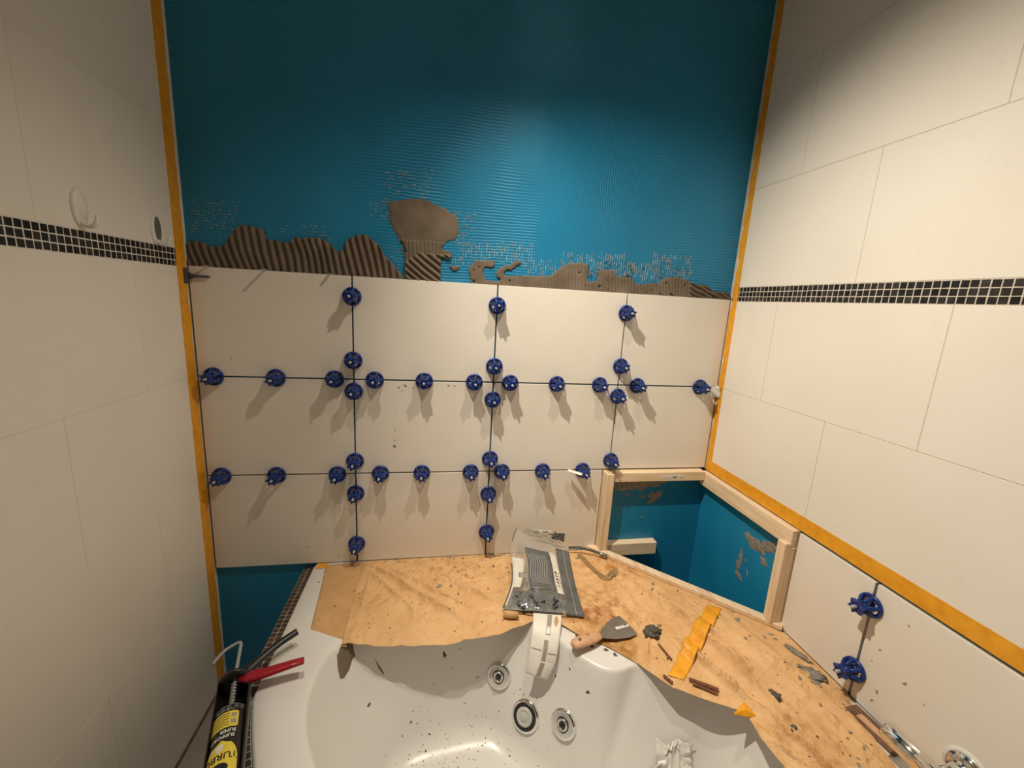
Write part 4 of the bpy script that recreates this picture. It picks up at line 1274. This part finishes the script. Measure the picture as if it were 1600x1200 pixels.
# clips showing through the clear lower window
rg = random.Random(12)
panel('contents_heap', lambda v: 0.055, lambda v: 0.735, 0.755, 0.975, 'content', -0.013)
for k in range(60):
    u, v = rg.uniform(0.09, 0.72), rg.uniform(0.775, 0.95)
    c = bagS(u, v, -0.0075 + rg.uniform(-0.003, 0.003))
    a = rg.uniform(0, 6.28)
    d = Vector((math.cos(a), math.sin(a) * 0.9, rg.uniform(-0.3, 0.3))).normalized()
    L = rg.uniform(0.018, 0.036)
    nr = Vector((0.12 + rg.uniform(-.5, .5), -0.42 + rg.uniform(-.5, .5), 0.9))
    v_, f_ = beam_geo(c - d * L / 2, c + d * L / 2, rg.uniform(0.010, 0.016), rg.uniform(0.004, 0.008), nr, 0.0012)
    mesh('clip_piece', v_, f_, 'content' if rg.random() < 0.45 else 'clipbit', bag)
for v0, v1, mt, r in ((0.0, 0.16, 'bagdark', 0.0016), (0.44, 0.97, 'bagdark', 0.0020), (0.50, 0.96, 'bagwhite', 0.0030)):
    uu = 0.004 if mt == 'bagdark' else 0.026
    v, f = tube_geo([tuple(bagS(uu, v0 + (v1 - v0) * k / 14, 0.0012)) for k in range(15)], r, 8)
    mesh('edge_fold', v, f, mt, bag, True)
v, f = tube_geo([tuple(bagS(0.02 + 0.72 * k / 20, 0.992, 0.001)) for k in range(21)], 0.0018, 8)
mesh('edge_fold', v, f, 'bagdark', bag, True)
# crumpled clear top and grey flap
def ftop(u, v):
    p = bagS(0.10 + 0.75 * u, 0.02, 0.004)
    q = Vector((0.59 + 0.125 * u, -0.055, -0.842 - 0.022 * u))
    return p.lerp(q, v) + Vector((0, -0.008 * noise.noise(Vector((u * 7, v * 5, 1))), 0.010 * noise.noise(Vector((u * 6, v * 6, 9)))))
v, f = sheet_geo(ftop, 22, 10, 0.0004, lambda u, v: Vector((0, -1, 0.2)))
mesh('crumpled_top', v, f, 'film', bag, True)
v, f = crumple('x', Vector((0.702, -0.062, -0.868)), Vector((0.95, 0, -0.3)), Vector((0.3, 0.0, 0.95)), Vector((0, -0.9, 0.4)), 0.046, 0.030, 0.010, 21, 'bagdark', 10)
mesh('grey_flap', v, f, 'bagdark', bag, True)
v, f = crumple('x', Vector((0.648, -0.058, -0.852)), Vector((0.98, 0, -0.15)), Vector((0.15, 0.0, 0.98)), Vector((0, -0.9, 0.4)), 0.075, 0.018, 0.008, 22, 'bagwhite', 10)
mesh('glare_fold', v, f, 'bagwhite', bag, True)  # opaque white crumple painting the glare on the clear film
# little roll of brown paper under the bag corner
v, f = tube_geo([(0.470, -0.318, DECK + 0.0165), (0.487, -0.322, DECK + 0.017), (0.512, -0.326, DECK + 0.0165)], [0.010, 0.011, 0.009], 14, True)
tag(mesh('paper_roll', v, f, 'paper2', None, True), 'little curled brown paper roll under the left bottom corner of the bag', 'paper roll')

# ------------------------------------------------------------------ printed leaflet hanging over the rim
pl = smooth_poly([(0.560, -0.318, DECK + 0.0150), (0.553, -0.345, DECK + 0.0150), (0.545, -0.374, DECK + 0.011), (0.536, -0.400, DECK - 0.012), (0.528, -0.418, DECK - 0.048), (0.521, -0.424, DECK - 0.084)], 6, False)
pr = smooth_poly([(0.642, -0.338, DECK + 0.0150), (0.634, -0.364, DECK + 0.0150), (0.622, -0.394, DECK + 0.011), (0.610, -0.424, DECK - 0.012), (0.597, -0.442, DECK - 0.052), (0.580, -0.446, DECK - 0.092)], 6, False)
def leaf(u, v, lift=0.0):
    a, b = resample(pl, v), resample(pr, v)
    p = a.lerp(b, u)
    nr = Vector((-0.25, -0.85, 0.45))
    return p + nr * (0.006 * math.sin(PI * u) * (0.3 + v) + 0.0012 * noise.noise(Vector((u * 4, v * 7, 3))) + lift)
lf = thing('leaflet', 'white printed paper leaflet hanging over the bath rim below the bag', 'leaflet', (0.585, -0.36, DECK))
v, f = sheet_geo(leaf, 14, 30, 0.0005, lambda u, v: Vector((-0.25, -0.85, 0.45)))
mesh('sheet', v, f, 'wpaper', lf, True)
def lpatch(name, u0, u1, v0, v1, mat, lift=0.0008):
    def fn(u, v): return leaf(u0 + (u1 - u0) * u, v0 + (v1 - v0) * v, lift)
    v, f = sheet_geo(fn, 3, 8, 0.0004, lambda u, v: Vector((-0.25, -0.85, 0.45)))
    return mesh(name, v, f, mat, lf)
lpatch('print_block', 0.50, 0.66, 0.02, 0.25, 'print')
for a in ((0.49, 0.51, 0.26, 0.39), (0.64, 0.66, 0.26, 0.39), (0.49, 0.66, 0.375, 0.39), (0.49, 0.66, 0.26, 0.27)):
    lpatch('print_frame', *a, 'print')
lpatch('print_block', 0.47, 0.62, 0.46, 0.74, 'print')
lpatch('print_block', 0.45, 0.62, 0.77, 0.985, 'print')
lpatch('print_line', 0.05, 0.42, 0.60, 0.615, 'print')
lpatch('print_line', 0.66, 0.95, 0.62, 0.635, 'print')
lpatch('print_line', 0.68, 0.90, 0.68, 0.73, 'bagwhite')
def foval(u, v):
    a = u * 2 * PI
    return leaf(0.82 + 0.075 * math.cos(a) * v, 0.14 + 0.105 * math.sin(a) * v, 0.0010)
v, f = grid_geo(foval, 20, 3)
mesh('oval_print', v, f, 'paper2', lf)

# ------------------------------------------------------------------ putty knife
pk = thing('putty_knife', 'steel putty knife with a beech handle lying on the bath rim', 'putty knife', (0.73, -0.43, DECK + 0.004))
blade = [(0.731, -0.436), (0.727, -0.424), (0.738, -0.408), (0.764, -0.384), (0.790, -0.369), (0.814, -0.361), (0.827, -0.395), (0.837, -0.433), (0.808, -0.443), (0.767, -0.444)]
zb = DECK + 0.0165
v, f = prism_geo(blade, zb, zb + 0.0010)
bl = mesh('blade', v, f, 'steel', pk)
v, f = prism_geo([(0.783, -0.4125), (0.826, -0.4035), (0.825, -0.395), (0.782, -0.403)], zb + 0.0010, zb + 0.0013)
sk = mesh('sticker', v, f, 'white', bl)
for k, x in enumerate((0.790, 0.796, 0.802, 0.810, 0.814, 0.818)):
    yy = -0.4065 + (x - 0.783) * 0.21
    v, f = prism_geo([(x, yy - 0.0015), (x + 0.003, yy - 0.0012), (x + 0.003, yy + 0.003), (x, yy + 0.003)], zb + 0.0013, zb + 0.0015)
    mesh('print', v, f, 'printdk' if k > 2 else 'print', sk)
hp = [(0.637, -0.4555), (0.645, -0.4525), (0.662, -0.4465), (0.685, -0.4385), (0.705, -0.4330), (0.722, -0.4295), (0.730, -0.4285)]
hr = [0.0085, 0.0155, 0.0175, 0.0185, 0.0165, 0.0120, 0.0085]
v, f = tube_geo([(x, y, zb + 0.0055 - 0.001 * k) for k, (x, y) in enumerate(hp)], hr, 18, True, 0.58)
hd = mesh('handle', v, f, 'wood', pk, True)
v, f = lathe_geo([(0.0002, 0.0), (0.0042, 0.0), (0.0042, 0.0020), (0.0002, 0.0020)], 14, (0.660, -0.4475, zb + 0.0135))
mesh('hanging_hole', v, f, 'speck', hd)
tv, tf = text_geo('10', 0.010)
mesh('stamp', [(0.688 + x * 0.95 - y * 0.3, -0.434 + x * 0.32 + y * 0.9, zb + 0.0142) for x, y in tv], tf, 'rust', hd)

# thin dark rod poking out behind the bag
v, f = tube_geo([(0.760, -0.026, DECK + 0.030), (0.800, -0.034, DECK + 0.034), (0.850, -0.052, DECK + 0.027), (0.878, -0.066, DECK + 0.021)], [0.004, 0.005, 0.0045, 0.004], 10)
rod = thing('metal_rod', 'thin dark metal rod poking out behind the bag towards the upright batten', 'rod', (0.80, -0.03, DECK + 0.004))
mesh('shaft', v, f, 'dgrey', rod, True)
v, f = tube_geo([(0.868, -0.060, DECK + 0.023), (0.874, -0.064, DECK + 0.021), (0.892, -0.074, DECK + 0.018)], [0.0055, 0.0075, 0.0075], 12)
mesh('ferrule', v, f, 'steel', rod, True)

# ------------------------------------------------------------------ crumbs and scraps on the paper
def lump(x, y, rx, ry, rz, mat, label, seed, rot=0.0, cat='debris', rough=0.5):
    c = Vector((x, y, hC(x, y) + 0.0015))
    e1 = Vector((math.cos(rot), math.sin(rot), 0)) * rx; e2 = Vector((-math.sin(rot), math.cos(rot), 0)) * ry
    v, f = blob_geo(c, e1, e2, Vector((0, 0, rz)), seed, 3, rough)
    return tag(mesh('mortar_lump', v, f, mat, None, True), label, cat, 'lumps on the brown paper')
lump(0.886, -0.428, 0.024, 0.017, 0.010, 'speck', 'dark crumbly mortar lump beside the putty knife blade', 1, 0.3, rough=0.9)
lump(1.077, -0.656, 0.018, 0.010, 0.009, 'speck', 'dark mortar lump in the middle of the right paper sheet', 2, -0.6, rough=0.9)
lump(1.262, -0.540, 0.034, 0.010, 0.005, 'greyblob', 'long grey mortar lump near the right wall end of the pine strip', 3, -1.2)
lump(1.246, -0.604, 0.030, 0.016, 0.006, 'greyblob', 'grey mortar lump on the paper left of the lower right wall cap', 4, -0.9, rough=0.9)
lump(0.92, -0.402, 0.010, 0.004, 0.003, 'greyblob', 'small flat grey mortar lump left of the orange tape strip', 5, 0.2)
lump(1.060, -0.705 - 0.03, 0.010, 0.006, 0.006, 'speck', 'small mortar lump near the front of the right paper sheet', 6, 0.4)
def stick(a, b, r, mat, label, seed):
    za, zb_ = hC(*a) + r + 0.001, hC(*b) + r + 0.001
    n = 9
    path = [Vector((a[0], a[1], za)).lerp(Vector((b[0], b[1], zb_)), k / (n - 1)) for k in range(n)]
    v, f = tube_geo(path, [r * (0.8 + 0.4 * noise.noise(Vector((k * 1.7, seed, 0)))) for k in range(n)], 7, True, 0.7)
    return tag(mesh('brown_splinter', v, f, mat, None), label, 'splinter', 'brown splinters on the paper')
stick((0.905, -0.581), (0.962, -0.617), 0.0058, 'rust', 'red-brown splinter right of the lower end of the orange tape strip', 1)
stick((0.908, -0.592), (0.955, -0.625), 0.0040, 'rust', 'thinner red-brown splinter at the front paper edge below the tape strip', 2)
stick((0.847, -0.560), (0.858, -0.583), 0.0050, 'rust', 'short red-brown splinter left of the lower end of the tape strip', 3)
stick((0.882, -0.470), (0.893, -0.520), 0.0035, 'rust', 'thin brown splinter above the upper left of the orange tape strip', 4)
# strip of old brown mosaic backing left along the right wall
v, f = beam_geo((1.266, -0.690, DECK + 0.004), (1.272, -0.800, DECK + 0.004), 0.040, 0.006, bev=0.001)
old = tag(mesh('backing_strip', v, f, 'kitwood'), 'dark brown strip between the paper and the right wall by the mixer', 'strip')
v, f = beam_geo((1.262, -0.715, DECK + 0.0085), (1.268, -0.790, DECK + 0.0085), 0.016, 0.003)
tag(mesh('brown_splinter', v, f, 'wood'), 'flat pale wood splinter on the dark strip beside the mixer', 'splinter', 'brown splinters on the paper')

# ------------------------------------------------------------------ chrome bath mixer on the right wall
mx = thing('bath_mixer', 'chrome bar bath mixer on the right wall at the lower right', 'mixer tap', (X1 - 0.07, -0.95, -0.93))
xb, hb = X1 - 0.068, -0.905
v, f = lathe_geo([(0.0003, -0.001), (0.0185, -0.001), (0.0205, 0.002), (0.0205, 0.058), (0.0195, 0.060), (0.0195, 0.0615), (0.0212, 0.063), (0.0212, 0.230), (0.0195, 0.2315), (0.0195, 0.233), (0.0205, 0.235), (0.0205, 0.29), (0.0003, 0.29)], 36, (xb, -0.792, hb), (0, -1, 0))
mesh('bar_body', v, f, 'chrome', mx, True)
for y, lab in ((-0.888, 'near'), (-1.038, 'far')):
    v, f = lathe_geo([(0.0345, 0.0), (0.0345, 0.004), (0.0320, 0.010), (0.0240, 0.0145), (0.0165, 0.016), (0.0165, 0.030), (0.0150, 0.032), (0.0150, 0.062)], 40, (X1 - 0.0012, y, -0.897), (-1, 0, 0))
    mesh('escutcheon', v, f, 'chrome', mx, True)
    v, f = lathe_geo([(0.0400, 0.0), (0.0395, 0.002), (0.0340, 0.0022)], 40, (X1 - 0.0011, y, -0.897), (-1, 0, 0))
    mesh('white_ring', v, f, 'white', mx, True)  # plain white ring around the foot of each escutcheon

# ------------------------------------------------------------------ cartridge gun lying on the mosaic ledge
GP = Vector((-0.185, -0.462, -0.946))
ga = Vector((0.318, -0.948, 0.02)).normalized()          # towards the nozzle
gl = Vector((0.948, 0.318, 0.0)).normalized()            # to the right
gu = gl.cross(ga).normalized()
if gu.z < 0: gu = -gu
def GPT(s, l, u): return GP + ga * s + gl * l + gu * u
gun = thing('cartridge_gun', 'black sealant gun with a red trigger and yellow labelled cartridge on the ledge', 'sealant gun', (GP.x, GP.y, LEDGE))
def arc_shell(s0, s1, r, a0, a1, th, n=20):
    def fn(u, v):
        a = math.radians(a0 + (a1 - a0) * u)
        return GPT(s0 + (s1 - s0) * v, r * math.cos(a), r * math.sin(a))
    def nr(u, v):
        a = math.radians(a0 + (a1 - a0) * u)
        return gl * math.cos(a) + gu * math.sin(a)
    return sheet_geo(fn, n, 8, th, nr)
v, f = arc_shell(0.015, 0.345, 0.0345, 152, 388, 0.0018)
mesh('cradle', v, f, 'blackmetal', gun, True)
v, f = lathe_geo([(0.006, 0.0), (0.0345, 0.0), (0.0350, 0.004), (0.0345, 0.008), (0.006, 0.008)], 28, GPT(0.010, 0, 0), ga, True)
mesh('rear_plate', v, f, 'blackmetal', gun, True)
v, f = lathe_geo([(0.008, 0.0), (0.0345, 0.0), (0.0345, 0.005), (0.008, 0.005)], 28, GPT(0.340, 0, 0), ga, True)
mesh('front_plate', v, f, 'blackmetal', gun, True)
v, f = lathe_geo([(0.0003, 0.004), (0.0245, 0.004), (0.0245, 0.0), (0.0288, 0.0), (0.0295, 0.003), (0.0295, 0.212), (0.0280, 0.216), (0.0090, 0.220), (0.0075, 0.240), (0.0060, 0.300), (0.0003, 0.302)], 36, GPT(0.100, 0, 0), ga)
ct = mesh('cartridge', v, f, 'black', gun, True)
CRd = 0.0298
def on_cart(x, y, s0, lift=0.0):
    """x reads leftwards round the barrel from the crown, y runs towards the nozzle"""
    a = PI / 2 + x / CRd
    r = CRd + lift
    return GPT(s0 + y - 0.018, r * math.cos(a), r * math.sin(a))
def cart_patch(name, x0, x1, s0, s1, mat, lift=0.0002, shape=None):
    def fn(u, v):
        y = s0 + (s1 - s0) * v
        a, b = (x0, x1) if shape is None else shape(v)
        return on_cart(a + (b - a) * u, y, 0, lift)
    v, f = grid_geo(fn, 14, 14)
    return mesh(name, v, f, mat, ct, True)
cart_patch('end_band', -0.090, 0.090, 0.1190, 0.130, 'dgrey')
def rr(v, x0=-0.019, x1=0.041, r=0.14):
    e = 0.0
    if v < r: e = 0.004 * (1 - math.sqrt(max(0, 1 - ((r - v) / r) ** 2)))
    if v > 1 - r: e = 0.004 * (1 - math.sqrt(max(0, 1 - ((v - 1 + r) / r) ** 2)))
    return x0 + e, x1 - e
cart_patch('yellow_panel', 0, 0, 0.137, 0.174, 'yellow', 0.0002, rr)
for k in range(5):
    cart_patch('print_line', -0.002, 0.036, 0.1415 + k * 0.0062, 0.1433 + k * 0.0062, 'printdk', 0.0004)
for s in (0.142, 0.157):
    cart_patch('pictogram', -0.0150, -0.0055, s, s + 0.010, 'print', 0.0004)
def arch(v):
    w = 0.0300 * math.sqrt(max(0.0, 1 - max(0, (0.42 - v) / 0.42) ** 2)) + 0.001
    return 0.006 - w, 0.006 + w
cart_patch('yellow_label', 0, 0, 0.201, 0.300, 'yellow', 0.0002, arch)
def cart_text(s, size, x0, s0, mat, bold=0.0, lift=0.0005):
    v, f = text_geo(s, size, bold)
    mesh('lettering', [on_cart(x + x0, y, s0, lift) for x, y in v], f, mat, ct)
cart_text('TURBO', 0.0180, 0.006, 0.2335, 'printdk', 0.0004)
cart_text('SUPER', 0.0100, -0.003, 0.1815, 'white', 0.0002)
cart_text('SUPPORT', 0.0100, 0.006, 0.1925, 'white', 0.0002)
cart_text('- - --- - -- ---', 0.0060, 0.006, 0.1325, 'white', 0.0003)
def disc(u, v):
    a = 2 * PI * u
    return on_cart(0.008 + 0.0075 * v * math.cos(a), 0.2165 + 0.0085 * v * math.sin(a), 0, 0.0005)
v, f = grid_geo(disc, 18, 2)
mesh('pale_disc', v, f, 'bagwhite', ct)
def disc2(u, v):
    a = 2 * PI * u
    return on_cart(0.006 + 0.016 * v * math.cos(a), 0.257 + 0.010 * v * math.sin(a), 0, 0.0005)
v, f = grid_geo(disc2, 20, 2)
mesh('black_oval', v, f, 'black', ct)
# rod with hook, spring, grip and trigger
rp = [GPT(0.105, 0, 0.004), GPT(0.0, 0, 0.006), GPT(-0.075, 0.003, 0.010), GPT(-0.098, 0.003, 0.011), GPT(-0.103, -0.004, 0.011), GPT(-0.094, -0.028, 0.008), GPT(-0.078, -0.044, 0.004), GPT(-0.066, -0.052, 0.000)]
v, f = tube_geo([tuple(p) for p in smooth_poly(rp, 4, False)], 0.0038, 10, True)
mesh('plunger_rod', v, f, 'strap', gun, True)
sp = [GPT(0.022 + 0.075 * k / 120, 0.0068 * math.cos(2 * PI * 9 * k / 120), 0.004 + 0.0068 * math.sin(2 * PI * 9 * k / 120)) for k in range(121)]
v, f = tube_geo([tuple(p) for p in sp], 0.0012, 6, True)
mesh('spring', v, f, 'chrome', gun, True)
gpath = [GPT(0.012, 0.004, 0.000), GPT(-0.006, 0.022, 0.004), GPT(-0.028, 0.052, 0.010), GPT(-0.052, 0.090, 0.016), GPT(-0.066, 0.122, 0.020), GPT(-0.069, 0.130, 0.021)]
v, f = tube_geo([tuple(p) for p in smooth_poly(gpath, 4, False)], [0.0150 - 0.0058 * min(1, k / 8) for k in range(21)], 12, True, 0.85)
mesh('grip', v, f, 'black', gun, True)
tp = [GPT(0.012, 0.010, 0.010), GPT(0.022, 0.030, 0.010), GPT(0.026, 0.070, 0.012), GPT(0.030, 0.115, 0.016), GPT(0.033, 0.142, 0.018)]
tw = [0.0110, 0.0165, 0.0135, 0.0115, 0.0100]
v, f = tube_geo([tuple(p) for p in tp], tw, 12, True, 0.55)
tg = mesh('trigger', v, f, 'red', gun, True)
for s, l in ((0.013, 0.016), (0.017, 0.030)):
    v, f = lathe_geo([(0.0035, 0.0), (0.0035, 0.0028), (0.0020, 0.0040), (0.0003, 0.0042)], 12, GPT(s, l, 0.0145), gu)
    mesh('rivet', v, f, 'steel', tg, True)
